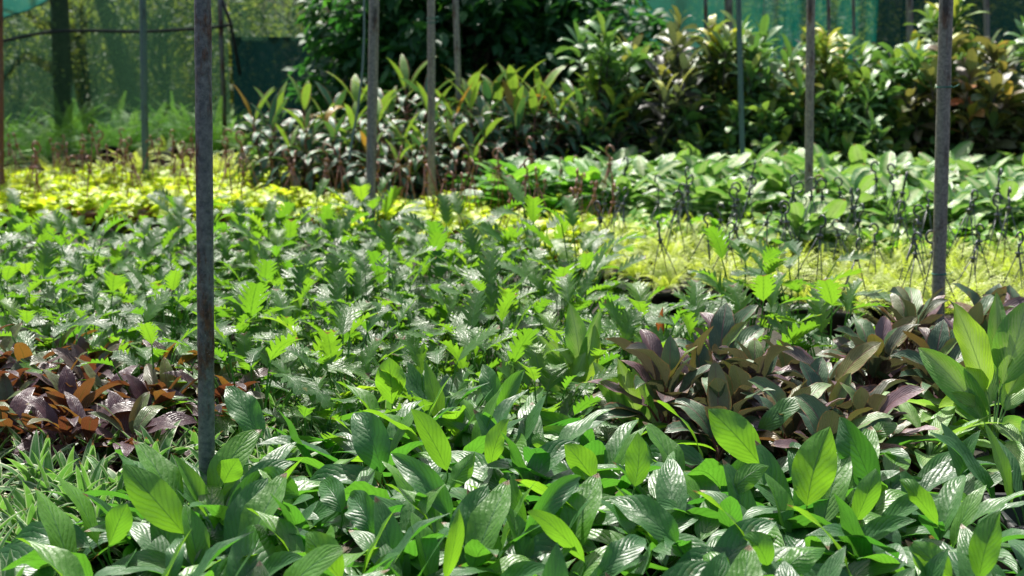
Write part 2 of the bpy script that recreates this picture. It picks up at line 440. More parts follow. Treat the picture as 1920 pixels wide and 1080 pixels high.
# ------------------------------------------------------------------ objects
def tag(o, label=None, cat=None, group=None, kind=None):
    if label: o['label'] = label
    if cat: o['category'] = cat
    if group: o['group'] = group
    if kind: o['kind'] = kind
    return o
def obj(name, me, parent=None):
    o = bpy.data.objects.new(name, me)
    COL.objects.link(o)
    if parent is not None:
        o.parent = parent
    return o
def root(name, label, cat, loc, rz=0.0, sc=1.0, group=None):
    o = bpy.data.objects.new(name, None)
    o.empty_display_size = .1
    COL.objects.link(o)
    o.location = loc
    o.rotation_euler = (0, 0, rz)
    o.scale = (sc, sc, sc)
    return tag(o, label, cat, group)
def place(name, proto, label, cat, loc, rz=0.0, sc=1.0, group=None, tilt=None):
    r = root(name, label, cat, loc, rz, sc, group)
    if tilt:
        r.rotation_euler = (tilt[0], tilt[1], rz)
    for pn, me, subs in proto:
        c = obj(pn, me, r)
        for sn, sm in subs:
            obj(sn, sm, c)
    return r
ORD = ('first second third fourth fifth sixth seventh eighth ninth tenth eleventh twelfth thirteenth fourteenth fifteenth sixteenth seventeenth '
       'eighteenth nineteenth twentieth twenty-first twenty-second twenty-third twenty-fourth twenty-fifth twenty-sixth twenty-seventh twenty-eighth twenty-ninth thirtieth thirty-first thirty-second thirty-third thirty-fourth thirty-fifth').split()

def inside(poly, x, y):
    c = False
    j = len(poly) - 1
    for i in range(len(poly)):
        xi, yi = poly[i][:2]; xj, yj = poly[j][:2]
        if (yi > y) != (yj > y) and x < (xj - xi) * (y - yi) / (yj - yi) + xi:
            c = not c
        j = i
    return c
def bed(poly_px, zt, sx, sy, jit=.22, avoid=None, xlim=(-110, 2030)):
    """world positions in rows (front to back, left to right) inside a bed outlined on the plane of its plant tops"""
    P = [at_z(px, py, zt) for px, py in poly_px]
    y0, y1 = min(p[1] for p in P), max(p[1] for p in P)
    x0, x1 = min(p[0] for p in P), max(p[0] for p in P)
    rows, k = [], 0
    y = y0 + sy * .4
    while y < y1:
        row = []
        x = x0 + (sx * .5 if k % 2 else 0)
        while x < x1:
            X, Y = x + U(-jit, jit) * sx, y + U(-jit, jit) * sy
            if inside(P, X, Y) and (avoid is None or not avoid(X, Y)):
                q = proj((X, Y, zt * .8))
                if xlim[0] < q[0] < xlim[1]:
                    row.append((X, Y))
            x += sx
        if row:
            rows.append(row); k += 1
        y += sy
    return rows

def ptop(protos, q=90):
    z = []
    for p in protos:
        for nm, me, _ in p:
            if nm == 'foliage':
                c = np.empty(len(me.vertices) * 3, np.float32)
                me.vertices.foreach_get('co', c)
                z.append(np.percentile(c[2::3], q))
    return float(np.mean(z))
POLES = []
def near_pole(X, Y, d=.09):
    return any((X - p[0]) ** 2 + (Y - p[1]) ** 2 < d * d for p in POLES)

# ------------------------------------------------------------------ ground
g = G('dark nursery soil')
tc = g.n('TexCoord').outputs['Object']
n1, n2 = g.noise(1.2, tc, 6, .6), g.noise(14, tc, 6, .7)
c = g.ramp(n2, [(.3, (.012, .010, .008)), (.55, (.035, .027, .02)), (.8, (.075, .06, .042))]).outputs[0]
c = g.mix(g.math('MULTIPLY', g.sstep(n1, .45, .6), .6), c, (.03, .042, .015))
bp = g.n('Bump', {'Strength': .8, 'Distance': .03, 'Height': n2}).outputs[0]
g.put(g.out.inputs[0], g.n('BsdfPrincipled', {'Base Color': c, 'Roughness': .95, 'Normal': bp}).outputs[0])
mb = MB()
gx, gy = np.meshgrid(np.linspace(-90, 90, 91), np.linspace(-30, 150, 91))
gz = np.where(np.hypot(gx, gy - 8) > 14, (np.sin(gx * .7) * np.cos(gy * .6)) * .05, 0)
mb.grid(np.stack([gx, gy, gz], -1))
gnd = obj('ground', mb.mesh('ground', g.m))
gnd['kind'] = 'structure'

# ------------------------------------------------------------------ poles
def make_pole(pt, pb, wpx, zt, mat, label, Y=None, ztop=3.3, collars=(), group='upright pipes of the shade house'):
    B = at_z(pb[0], pb[1], zt) if Y is None else at_y(pb[0], pb[1], Y)
    T = at_y(pt[0], pt[1], B[1])
    d = (T - B) / (T[2] - B[2])
    b0 = B - d * (B[2] + .0)
    rad = wpx * B[1] / FPX / 2
    r = root('pole', label, 'pole', (b0[0], b0[1], 0), 0, 1, group)
    top = d * ztop
    mb = MB()
    k = 40
    pts = np.array([top * t for t in np.linspace(0, 1, k)])
    pts[:, 0] += np.sin(np.linspace(0, 5, k) + b0[0]) * rad * .06
    mb.tube(pts, rad * (1 + .02 * rng.standard_normal(k)), 20)
    obj('pipe', mb.mesh('pole pipe', mat), r)
    mb = MB()
    mb.lathe([(rad * 1.0, 0), (rad * 1.9, 0), (rad * 1.9, .03), (rad * 1.02, .045)], 16)
    obj('footing', mb.mesh('pole footing', M['soil']), r)
    for py, mt in collars:
        q = at_y(pt[0] + (pb[0] - pt[0]) * (py / pb[1]), py, B[1])
        mb = MB()
        a = np.linspace(0, 4 * PI, 50)
        c0 = d * q[2]
        mb.tube(np.stack([c0[0] + rad * 1.05 * np.cos(a), c0[1] + rad * 1.05 * np.sin(a), q[2] + .003 * np.sin(a / 2) + a * .0008], 1), .0028, 5)
        tl = np.array([[c0[0] + rad, c0[1] - rad * .4, q[2]], [c0[0] + rad * 1.5, c0[1] - rad, q[2] + .012], [c0[0] + rad * 1.9, c0[1] - rad * .8, q[2] + .02]])
        mb.tube(tl, .002, 5)
        obj('twine_tie', mb.mesh('twine tie', mt), r)
    POLES.append((b0[0], b0[1], rad))
    return r
make_pole((379, 0), (388, 872), 32, .36, M['pole_rust'], 'thick rusty steel pole standing nearest, between striped plants and peace lilies', ztop=2.9)
make_pole((1775, 0), (1760, 525), 25.5, .38, M['pole_grey'], 'grey brown pole with green twine ties behind the burgundy plants', collars=((165, M['twine']), (515, M['twine'])))
make_pole((701, 0), (695, 378), 19, .42, M['pole_grey'], 'grey pole beside the long hanging green string')
make_pole((808, 0), (809, 345), 14.5, .42, M['pole_grey'], 'thin grey pole with a green twine knot in front of the cordylines', collars=((36, M['twine']), (44, M['twine'])))
make_pole((1385, 0), (1391, 250), 10, .6, M['pole_teal'], 'slim blue grey pole between dieffenbachias and crotons', Y=11.7)
make_pole((1521, 0), (1516, 370), 16, .5, M['pole_grey'], 'dark grey pole standing among the pale dieffenbachias')
make_pole((268, 0), (273, 308), 13, .35, M['pole_teal'], 'teal grey pole in front of the green ferns')
make_pole((-1, 0), (1, 322), 13, .35, M['pole_red'], 'reddish rusted pole cut by the left edge of the photo')
make_pole((854, 0), (858, 130), 11, 1.0, M['pole_grey'], 'dim grey pole against the dark broadleaf hedge', Y=12.9)
fp = [(1323, 7, 'thin dark post before the bright teal net'), (1366, 15, 'stout mottled post rising among crotons before the teal net'), (1553, 7, 'thin black post before the teal net, nearest the dark pole'),
      (1600, 6, 'thinnest post before the dark teal net'), (1705, 12, 'slate blue post before the darkest net'), (1849, 10, 'grey post before the net near the right edge of the photo')]
for px, w, lb in fp:
    make_pole((px, 0), (px + 1, 60), w, 0, M['pole_grey'] if w > 9 else M['pole_rust'], lb, Y=15.8, ztop=2.8, group='posts in front of the shade net')

# long string hanging beside the grey pole
Ys = POLES[2][1] - .05
px_ = [(682, -330), (682, -60), (683, 60), (680, 130), (672, 200), (660, 262), (655, 300)]
mb = MB()
cp = np.array([at_y(a, b, Ys) for a, b in px_])
tt = np.linspace(0, 1, 60)
pts = np.stack([np.interp(tt, np.linspace(0, 1, 7), cp[:, i]) for i in range(3)], 1)
for _ in range(6):
    pts[1:-1] = (pts[:-2] + pts[1:-1] * 2 + pts[2:]) / 4
mb.tube(pts, .0085, 6)
tag(obj('hanging_string', mb.mesh('hanging string', M['twine_grey'])), 'long loose green string hanging beside the grey pole', 'string')

# ------------------------------------------------------------------ pots
def pot_mesh(name, mat, r=.085, h=.13, soil=True):
    mb = MB()
    mb.lathe([(.001, .004), (r * .74, .004), (r * .78, .0), (r * .96, h * .8), (r * 1.04, h * .82), (r * 1.06, h), (r * .98, h), (r * .95, h * .86)], 18)
    mb.lathe([(r * .96, h * .86), (r * .5, h * .9), (.001, h * .9)], 18, 1)
    return mb.mesh(name, [mat, M['soil']])
POTD = pot_mesh('black pot', M['pot_dark'])
POTB = pot_mesh('maroon pot', M['pot_brown'])

# ------------------------------------------------------------------ plant prototypes
PF_PEACE = lambda v: np.maximum(prof(.72, .9)(v) * .97 + .03 * (1 - v), .02)
def peace_proto(i):
    lf, st = MB(), MB()
    n = int(U(13, 18))
    for k in range(n):
        t = k / n
        az = k * GOLD + U(-.3, .3)
        el = R(80) - t * R(45) + U(-.15, .15)
        pl = U(.13, .22)
        b, a = stalk(st, (math.cos(az) * .025, math.sin(az) * .025, .1), az, el, pl, U(.1, .5), .0042, .0028)
        L = U(.23, .34) * (.85 + .2 * t)
        up_ = U(0, 1) < .16
        bl = U(.8, 1.35) if up_ else R(54) - t * R(45) + U(-.4, .4)
        pfl = PF_PEACE if U(0, 1) < .5 else prof(U(.6, .85), U(.8, 1.1))
        yg = U(.55, 1) if (t < .18 and U(0, 1) < .7) else (U(0, .3) if U(0, 1) < .3 else 0)
        leaf(lf, b, az + U(-.25, .25), bl, L, L * U(.27, .4), pfl, droop=U(.1, .8) if up_ else U(.4, 1.7), fold=U(.05, .5), roll=U(-.45, .45), wave=U(.03, .1),
             fr=U(1.2, 2.6), attr=(U(0, 1), yg, 0), nv=10, nu=6, side=U(-.3, .3), twist=U(-.5, .5))
    for k in range(5):
        az = U(0, 2 * PI)
        b, a = stalk(st, (0, 0, .09), az, U(.2, .7), U(.1, .2), .5, .004, .003)
        L = U(.16, .24)
        leaf(lf, b, az, a - .2, L, L * .38, PF_PEACE, droop=U(.6, 1.4), fold=.2, roll=U(-.3, .3), attr=(U(0, .5), 0, 1 if U(0, 1) < .2 else 0), nv=8, nu=4)
    return [('pot', POTB if i % 3 == 0 else POTD, []), ('stem', st.mesh('lily stalks', M['stem']), []), ('foliage', lf.mesh('lily leaves', M['peace']), [])]
PEACE = [peace_proto(i) for i in range(8)]

PF_STRIPE = prof(.35, .75)
def stripe_proto(i):
    lf = MB()
    for sh in range(3):
        sx, sy = U(-.05, .05), U(-.05, .05)
        for k in range(14):
            t = k / 14
            az = k * GOLD + U(-.3, .3)
            L = U(.17, .27) * (.8 + .3 * t)
            leaf(lf, (sx, sy, .1 + .05 * (1 - t)), az, R(82) - t * R(62) + U(-.15, .15), L, U(.036, .048), PF_STRIPE, droop=U(.5, 2.0) * (.35 + t), fold=U(.1, .5), roll=U(-.4, .4), wave=.03,
                 attr=(U(0, 1), U(.3, .9) if t < .25 else U(0, .3), 1 if (t > .8 and U(0, 1) < .1) else 0), nv=8, nu=4)
    return [('pot', POTD, []), ('foliage', lf.mesh('striped leaves', M['stripe']), [])]
STRIPE = [stripe_proto(i) for i in range(6)]

PF_CORD = prof(.65, .8)
def purple_proto(i):
    lf, st = MB(), MB()
    for sh in range(2):
        sx, sy = U(-.05, .05), U(-.05, .05)
        st.tube([(sx * .4, sy * .4, .1), (sx, sy, .24)], .006, 5)
        n = 13
        for k in range(n):
            t = k / n
            az = k * GOLD + U(-.4, .4)
            b, a = stalk(st, (sx, sy, .23 - t * .08), az, R(80) - t * R(50), U(.04, .07), .2, .004, .003, 3)
            L = U(.14, .22)
            leaf(lf, b, az, R(62) - t * R(60) + U(-.3, .3), L, L * U(.27, .36), PF_CORD, droop=U(.5, 1.6), fold=U(.1, .45), roll=U(-.5, .5), wave=.05, attr=(U(0, .85) if k > 1 else 1, U(.2, .7) if k == 0 else 0, 0),
                 nv=9, nu=4, twist=U(-.5, .5))
    return [('pot', POTB, []), ('stem', st.mesh('purple stalks', M['redstem']), []), ('foliage', lf.mesh('purple leaves', M['purple']), [])]
PURPLE = [purple_proto(i) for i in range(5)]

def burgundy_proto(i):
    lf, st = MB(), MB()
    for sh in range(2):
        sx, sy = U(-.06, .06), U(-.06, .06)
        st.tube([(sx * .4, sy * .4, .1), (sx, sy, .3)], .008, 5)
        n = 12
        for k in range(n):
            t = k / n
            az = k * GOLD + U(-.4, .4)
            b, a = stalk(st, (sx, sy, .3 - t * .16), az, R(82) - t * R(48), U(.06, .1), .2, .005, .004, 3)
            L = U(.17, .26)
            leaf(lf, b, az, R(70) - t * R(58) + U(-.35, .35), L, L * U(.36, .48), prof(.62, .75), droop=U(.4, 1.6), fold=U(.15, .6), roll=U(-.5, .5), wave=.06,
                 attr=(U(0, 1), U(.3, .8) if (k < 2 and U(0, 1) < .5) else 0, U(.2, .45) if U(0, 1) < .05 else 0), nv=9, nu=6, twist=U(-.6, .6))
    return [('pot', POTB, []), ('stem', st.mesh('burgundy stalks', M['redstem']), []), ('foliage', lf.mesh('burgundy leaves', M['burgundy']), [])]
BURG = [burgundy_proto(i) for i in range(6)]

PF_PHILO = prof(.3, .55)
def philo_proto(i):
    lf, st = MB(), MB()
    n = int(U(20, 25))
    for k in range(n):
        t = k / n
        az = k * GOLD + U(-.3, .3)
        el = R(86) - t * R(38) + U(-.12, .12)
        b, a = stalk(st, (math.cos(az) * .03, math.sin(az) * .03, .05), az, el, U(.2, .42) * (1.1 - .4 * t), U(.05, .4), .0042, .003, 5)
        L = U(.13, .21)
        leaf(lf, b, az + U(-.4, .4), min(a - U(-.1, .85), R(84)) - t * .2, L, L * U(.52, .7), PF_PHILO, droop=U(.3, 1.1), fold=U(.0, .3), roll=U(-.45, .45), wave=U(.02, .06), fr=2.5,
             attr=(U(0, 1), U(.4, 1) if U(0, 1) < .04 else U(0, .2), 1 if U(0, 1) < .003 else 0), nv=46, nu=4, tilt=.9, lobes=(U(5.6, 8.0), U(.68, .9)))
    return [('stem', st.mesh('philodendron stalks', M['stem']), []), ('foliage', lf.mesh('philodendron leaves', M['philo']), [])]
PHILO = [philo_proto(i) for i in range(8)]

PF_HEART = prof(.32, .75)
def pothos_foliage(mat, n, zr, spread, up=.12, size=(.07, .11)):
    lf = MB()
    for k in range(n):
        az = U(0, 2 * PI)
        rr = math.sqrt(U(0, 1)) * spread
        b = (rr * math.cos(az), rr * math.sin(az), zr + (up * U(.1, 1) * (1.15 - (rr / spread) ** 2) if rr < .78 * spread else U(-.09, .05)))
        L = U(*size)
        leaf(lf, b, az + U(-1.2, 1.2), U(-.3, .9), L, L * U(.68, .85), PF_HEART, droop=U(.2, 1.0), fold=U(.05, .4), roll=U(-.4, .4), attr=(U(0, 1), U(.3, 1) if U(0, 1) < .2 else 0, 0), nv=6, nu=4)
    return lf.mesh('pothos leaves', mat)
def frond(mb, base, az, el, L, droop, w, npn, attr, roll=0.0, pin=.3):
    C, T, _ = arc(np.asarray(base, float), az, el, L, droop, npn, 1.2)
    Sd, Nn = frames(T, roll)
    mb.tube(C[::3], np.linspace(.0016, .0007, len(C[::3])), 3, 0, attr, cap=False)
    v = np.linspace(0, 1, npn + 1)
    pw = w * np.clip(v * 5, .3, 1) * np.clip((1.04 - v) ** .7, .05, 1)
    ds = L / npn * .58
    for sgn in (-1, 1):
        for j in range(1, npn):
            d = Sd[j] * sgn * .93 + T[j] * .32 + Nn[j] * U(-.12, .22)
            p0, p1, p2 = C[j], C[j] + d * pw[j] * .55 + Nn[j] * pw[j] * .06, C[j] + d * pw[j] - Nn[j] * pw[j] * .12
            h = T[j] * ds * .5
            P = np.array([[p0 - h * .7, p0 + h * .7], [p1 - h, p1 + h], [p2 - h * .15, p2 + h * .15]])
            if sgn > 0:
                P = P[:, ::-1]
            mb.grid(P, np.array([[[.2, 0], [.8, 0]], [[.2, .5], [.8, .5]], [[.4, 1], [.6, 1]]]), attr)
def fern_foliage(mat, n, zr, L=(.2, .36), w=.034, npn=20, el=(25, 85), droop=(.6, 1.9)):
    lf = MB()
    for k in range(n):
        t = k / n
        az = k * GOLD + U(-.4, .4)
        frond(lf, (math.cos(az) * .04, math.sin(az) * .04, zr), az, R(el[1] - (el[1] - el[0]) * t) + U(-.15, .15), U(*L), U(*droop), w * U(.8, 1.2), npn, (U(0, 1), U(0, .9) if t < .5 else U(0, .3), 0), U(-.4, .4))
    return lf.mesh('fern fronds', mat)

def hanger_parts(mat, r=.1, zr=.15, zap=.4, hs=1.0, turn=0.0, split=0.0):
    """rods up to a capped hub with a question-mark hook"""
    rods = []
    for k in range(4 if split > .5 else 3):
        a = k * 2 * PI / (4 if split > .5 else 3) + turn
        mb = MB()
        p0 = np.array([r * math.cos(a), r * math.sin(a), zr]); p1 = np.array([.006 * math.cos(a), .006 * math.sin(a), zap])
        mid = (p0 + p1) / 2 + np.array([math.cos(a), math.sin(a), 0]) * U(-.006, .012)
        mb.tube([p0, mid, p1], [.0034, .003, .0034], 5)
        rods.append(('wire', mb.mesh('hanger rod', mat)))
    mb = MB()
    mb.lathe([(.001, zap - .02), (.010, zap - .018), (.012, zap), (.02, zap + .003), (.021, zap + .007), (.008, zap + .012), (.007, zap + .02)], 10)
    a = np.linspace(-.75 * PI, .78 * PI, 16)
    hr = .023 * hs
    cz = zap + .02 + .03 * hs + hr
    hk = [np.array([0, 0, zap + .015]), np.array([0, 0, zap + .028 * hs])]
    th = np.linspace(-PI * .5, PI * .95, 15)
    ring = [np.array([hr * math.cos(t + PI) * -1 * 1.0, 0, cz + hr * 1.15 * math.sin(t)]) for t in th]
    hk += ring
    hk = np.array(hk)
    ct, sn = math.cos(turn), math.sin(turn)
    hk = np.stack([hk[:, 0] * ct - hk[:, 1] * sn, hk[:, 0] * sn + hk[:, 1] * ct, hk[:, 2]], 1)
    mb.tube(hk, .005 * hs, 7)
    return ('hook', mb.mesh('hanger hook', mat), rods)

def basket(kind, col, k):
    r, h = .115, .15
    pm = {'brown': M['pot_terra'], 'black': M['pot_dark']}[col]
    hm = {'brown': M['hang_brown'], 'black': M['hang_black']}[col]
    parts = [('pot', pot_mesh('hanging pot', pm, r, h), [])]
    if k % 4 != 1 or col == 'brown':
        parts.append(hanger_parts(hm, r, h * .98, U(.42, .56), U(1.0, 1.4), U(0, 2 * PI), U(0, 1)))
    if kind == 'neon':
        parts.append(('foliage', pothos_foliage(M['neon'], 105, h, .215), []))
    elif kind == 'pothos':
        parts.append(('foliage', pothos_foliage(M['pothos'], 95, h, .21, .17, (.08, .12)), []))
    elif kind == 'lemon':
        parts.append(('foliage', fern_foliage(M['lemonfern'], 46, h, (.14, .27), .03, 15), []))
    return parts
NEONB = [basket('neon', 'brown', i) for i in range(7)]
POTHB = [basket('pothos', 'black', i) for i in range(7)]
POTHR = [basket('pothos', 'brown', i) for i in range(4)]
LEMON = [basket('lemon', 'black', i) for i in range(8)]

PF_DIEF = prof(.55, .75)
def dief_proto(i, mat):
    lf, st = MB(), MB()
    for sh in range(2):
        sx, sy = U(-.06, .06), U(-.06, .06)
        top = U(.26, .34)
        st.tube([(sx * .3, sy * .3, .08), (sx, sy, top)], [.012, .009], 6)
        n = 11
        for k in range(n):
            t = k / n
            az = k * GOLD + U(-.4, .4)
            b, a = stalk(st, (sx, sy, top - t * .14), az, R(80) - t * R(40), U(.09, .16), .3, .006, .004, 3)
            L = U(.22, .32)
            leaf(lf, b, az, a - U(.1, .6), L, L * U(.42, .52), PF_DIEF, droop=U(.4, 1.4) * (.5 + t * .7), fold=U(.05, .35), roll=U(-.4, .4), wave=.05, attr=(U(0, 1), U(.5, 1) if k < 2 else U(0, .3), 0), nv=8, nu=6)
    return [('pot', POTD, []), ('stem', st.mesh('dieffenbachia canes', M['palestem']), []), ('foliage', lf.mesh('dieffenbachia leaves', mat), [])]
DIEF = [dief_proto(i, M['dieff']) for i in range(5)]
DIEFG = [dief_proto(i, M['dieffgreen']) for i in range(4)]

def cordy_proto(i):
    lf, st = MB(), MB()
    for sh in range(3):
        a0 = sh * 2.1 + U(-.4, .4)
        H = U(.62, .85) if sh else .86
        sx, sy = math.cos(a0) * U(.08, .16), math.sin(a0) * U(.08, .16)
        cane = np.array([(sx * .2, sy * .2, .08), (sx * .6, sy * .6, H * .5), (sx, sy, H)])
        st.tube(cane, [.014, .012, .009], 6)
        n = 24
        for k in range(n):
            t = k / n
            az = k * GOLD + U(-.3, .3)
            zz = H - t * .48
            L = U(.3, .42)
            xx, yy = np.interp(zz, cane[:, 2], cane[:, 0]), np.interp(zz, cane[:, 2], cane[:, 1])
            b, a = stalk(st, (xx, yy, zz), az, R(84) - (t * R(60) if k < 3 else R(24) + t * R(50)), .07, .15, .006, .004, 2)
            leaf(lf, b, az, a - U(0, .3), L, L * U(.2, .28), prof(.8, .95), droop=U(.2, .9) if k < 3 else U(1.2, 2.2), fold=U(.1, .45), roll=U(-.3, .3), wave=.03,
                 attr=(U(0, 1), U(.6, 1) if (k < 3 and sh < 2) else 0, 1 if (U(0, 1) < .035) else 0), nv=9, nu=4, twist=U(-.4, .4))
    return [('pot', POTD, []), ('stem', st.mesh('cordyline canes', M['redstem']), []), ('foliage', lf.mesh('cordyline leaves', M['cordy']), [])]
CORDY = [cordy_proto(i) for i in range(5)]

def croton_proto(mat, H=1.35, wd=.42, size=(.13, .22), ratio=(.26, .4), nsh=26):
    lf, st = MB(), MB()
    for sh in range(nsh):
        az0 = U(0, 2 * PI)
        rr = wd * math.sqrt(U(0, 1))
        ht = H * (1 - .4 * (rr / wd) ** 2) * (U(.5, 1.0) if sh % 3 else U(.35, .7))
        tip = np.array([rr * math.cos(az0), rr * math.sin(az0), ht])
        st.tube([(0, 0, .02), tip * np.array([.55, .55, .5]), tip], [.011, .008, .005], 5)
        n = 15
        fav = U(0, 1)
        for k in range(n):
            t = k / n
            az = k * GOLD + U(-.4, .4)
            L = U(*size)
            leaf(lf, tip - np.array([tip[0] * .3 * t, tip[1] * .3 * t, t * .2]), az, R(75) - t * R(65) + U(-.2, .2), L, L * U(*ratio), prof(.8, .6), droop=U(.4, 1.7), fold=U(.1, .4), roll=U(-.5, .5), wave=.05,
                 attr=(np.clip(fav * .6 + U(0, .55) - .08, 0, 1), U(.3, .9) if (k < 3 and U(0, 1) < .45) else 0, 0), nv=6, nu=2, twist=U(-.6, .6))
    return [('stem', st.mesh('croton branches', M['bark']), []), ('foliage', lf.mesh('croton leaves', mat), [])]
CROT = {k: [croton_proto(M['croton' + k], size=sz, ratio=ra) for sz, ra in (((.15, .25), (.3, .44)), ((.17, .27), (.18, .28)))] for k in 'YRPG'}

def tree_proto(H, crown_r, crown_h, zc, nleaf, size, mat, ntr=1, tr=.09, clump=40):
    lf, st = MB(), MB()
    tips = []
    for q in range(ntr):
        lean = np.array([U(-.3, .3), U(-.3, .3), 0]) * H * .2
        pts = [np.array([U(-.1, .1) * (q > 0), U(-.1, .1) * (q > 0), -.02]) + lean * t + np.array([U(-.05, .05) * t, U(-.05, .05) * t, H * t]) for t in np.linspace(0, 1, 8)]
        st.tube(pts, np.linspace(tr * 1.2, tr * .45, 8), 9)
        for b in range(9):
            t = U(.35, .95)
            p0 = np.array([np.interp(t, np.linspace(0, 1, 8), [p[i] for p in pts]) for i in range(3)])
            az, el = U(0, 2 * PI), U(.1, 1.0)
            d = np.array([math.cos(az) * math.cos(el), math.sin(az) * math.cos(el), math.sin(el)]) * crown_r * U(.5, .9)
            st.tube([p0, p0 + d * .5 + np.array([0, 0, .08]), p0 + d], [tr * .4, tr * .25, tr * .08], 6)
    cl = []
    for k in range(clump):
        d = rng.standard_normal(3); d /= np.linalg.norm(d)
        rr = U(.25, 1) ** .5
        cl.append((np.array([d[0] * crown_r * rr, d[1] * crown_r * rr, zc + d[2] * crown_h * rr]), U(.22, .42) * crown_r * .8, U(0, 1)))
    for k in range(nleaf):
        c, s_, cr = cl[int(U(0, clump))]
        d = rng.standard_normal(3); d /= np.linalg.norm(d)
        b = c + d * s_ * U(.3, 1) ** .6
        if b[2] < .05: continue
        L = U(*size)
        leaf(lf, b, math.atan2(d[1], d[0]) + U(-1, 1), U(-.9, .6), L, L * U(.38, .55), prof(.6, .7), droop=U(.2, 1), fold=U(.1, .4), roll=U(-.7, .7), attr=(np.clip(cr * .6 + U(0, .4), 0, 1), U(.2, 1) if U(0, 1) < .1 else 0, 0), nv=3, nu=2)
    return [('trunk', st.mesh('tree trunk', M['bark']), []), ('crown', lf.mesh('tree crown', mat), [])]

# ------------------------------------------------------------------ beds
# peace lilies in front
HERO = [ # blade base px, tip px, width px, tone (young), bulge towards camera, roll
 (345,1000,230,870,78,.85,.02,.2),(490,820,424,724,60,.12,.03,-.3),(420,905,447,860,54,.8,.0,.1),(470,870,548,938,50,.75,.05,.3),(205,1022,238,944,58,.6,.02,.3),(640,1088,572,1000,76,.95,.04,.1),
 (735,757,729,670,64,1,.0,.0),(715,886,664,774,74,.0,.05,.35),(838,882,770,766,58,.8,.01,.2),(845,914,890,848,42,.75,.0,.3),(920,876,955,785,44,1,.02,-.2),(845,972,733,850,58,.05,.04,-.4),
 (1015,842,1016,812,34,.9,.0,.0),(835,1088,860,953,36,.95,.02,-.2),(1112,900,1058,833,62,.75,.0,.1),(1190,912,1196,810,56,.95,.0,.0),(1270,1022,1142,934,72,.2,.05,-.3),
 (1095,1052,988,960,42,.8,.09,.4),(930,767,905,683,44,.1,.0,.2),(937,772,984,693,38,.4,.0,.2),(985,982,964,888,36,.4,.0,.2),(1427,872,1328,767,78,.85,.03,.1),(1513,948,1556,800,94,1,.01,.0),
 (1642,928,1574,782,72,.1,.05,.35),(1602,982,1642,878,50,.65,.02,-.2),(1625,827,1682,793,36,.8,.03,.2),(1420,812,1512,742,44,.35,.05,.3),(1835,1088,1876,958,66,.65,.02,.1),(1462,1086,1548,1028,62,.75,.05,.2),
 (1785,1086,1713,1014,66,.8,.02,.1),(1360,1090,1318,1042,62,.8,.02,.1),(1440,1066,1393,1008,58,.7,.05,.2),(1758,984,1686,900,42,.7,.08,.4),(1370,928,1442,874,44,.7,.03,.3),(700,1000,655,930,66,.0,.06,.3),
 (320,1090,330,1010,40,.15,.05,.1),(1120,1085,1210,1010,56,.05,.07,.4),(985,1015,1090,893,50,.0,.09,-.4),(560,930,485,900,60,.1,.06,.3),(640,960,600,905,52,.1,.05,.4),
]
polyA = [(120, 1260), (130, 1080), (185, 990), (320, 940), (440, 918), (560, 892), (680, 835), (740, 775), (785, 715), (900, 712), (1010, 755), (1290, 800), (1500, 812), (1700, 850), (1760, 900), (1960, 890), (1960, 1260)]
ZA = ptop(PEACE, 85)
GAPS = [at_z(835, 775, .2), at_z(1045, 812, .2)]
rowsA = bed(polyA, ZA, .31, .26, .25, avoid=lambda X, Y: near_pole(X, Y, .05) or any((X - q[0]) ** 2 + (Y + .06 - q[1]) ** 2 < .17 ** 2 for q in GAPS))
for q, lb in zip(GAPS, ('empty maroon pot in the gap behind the lilies, left one', 'empty maroon pot among lilies below the variegated plant')):
    tag(obj('nursery_pot', pot_mesh('bare pot', M['pot_brown'], .12, .21)), lb, 'pot').location = (q[0], q[1] + .05, 0)
lilies = []
for ri, row in enumerate(rowsA):
    for ci, (x, y) in enumerate(row):
        i = int(rng.integers(len(PEACE)))
        o = place('peace_lily', PEACE[i], 'glossy peace lily in the %s row of the nearest bed, %s from left' % (ORD[ri], ORD[ci]), 'plant', (x, y, 0), U(0, 2 * PI), U(.88, 1.06), 'peace lilies in the nearest bed')
        lilies.append((o, x, y))
for (px, py), lb in zip([(340, 905), (440, 915), (385, 935), (392, 903)], ['left of the rusty pole', 'right of the rusty pole', 'in front of the rusty pole', 'touching the rusty pole']):
    q = at_z(px, py, ZA)
    o = place('peace_lily', PEACE[(px + py) % len(PEACE)], 'glossy peace lily ' + lb + ' at its foot', 'plant', (q[0], q[1] - .07, 0), U(0, 6), 1.0, 'peace lilies in the nearest bed')
    lilies.append((o, q[0], q[1] - .07))
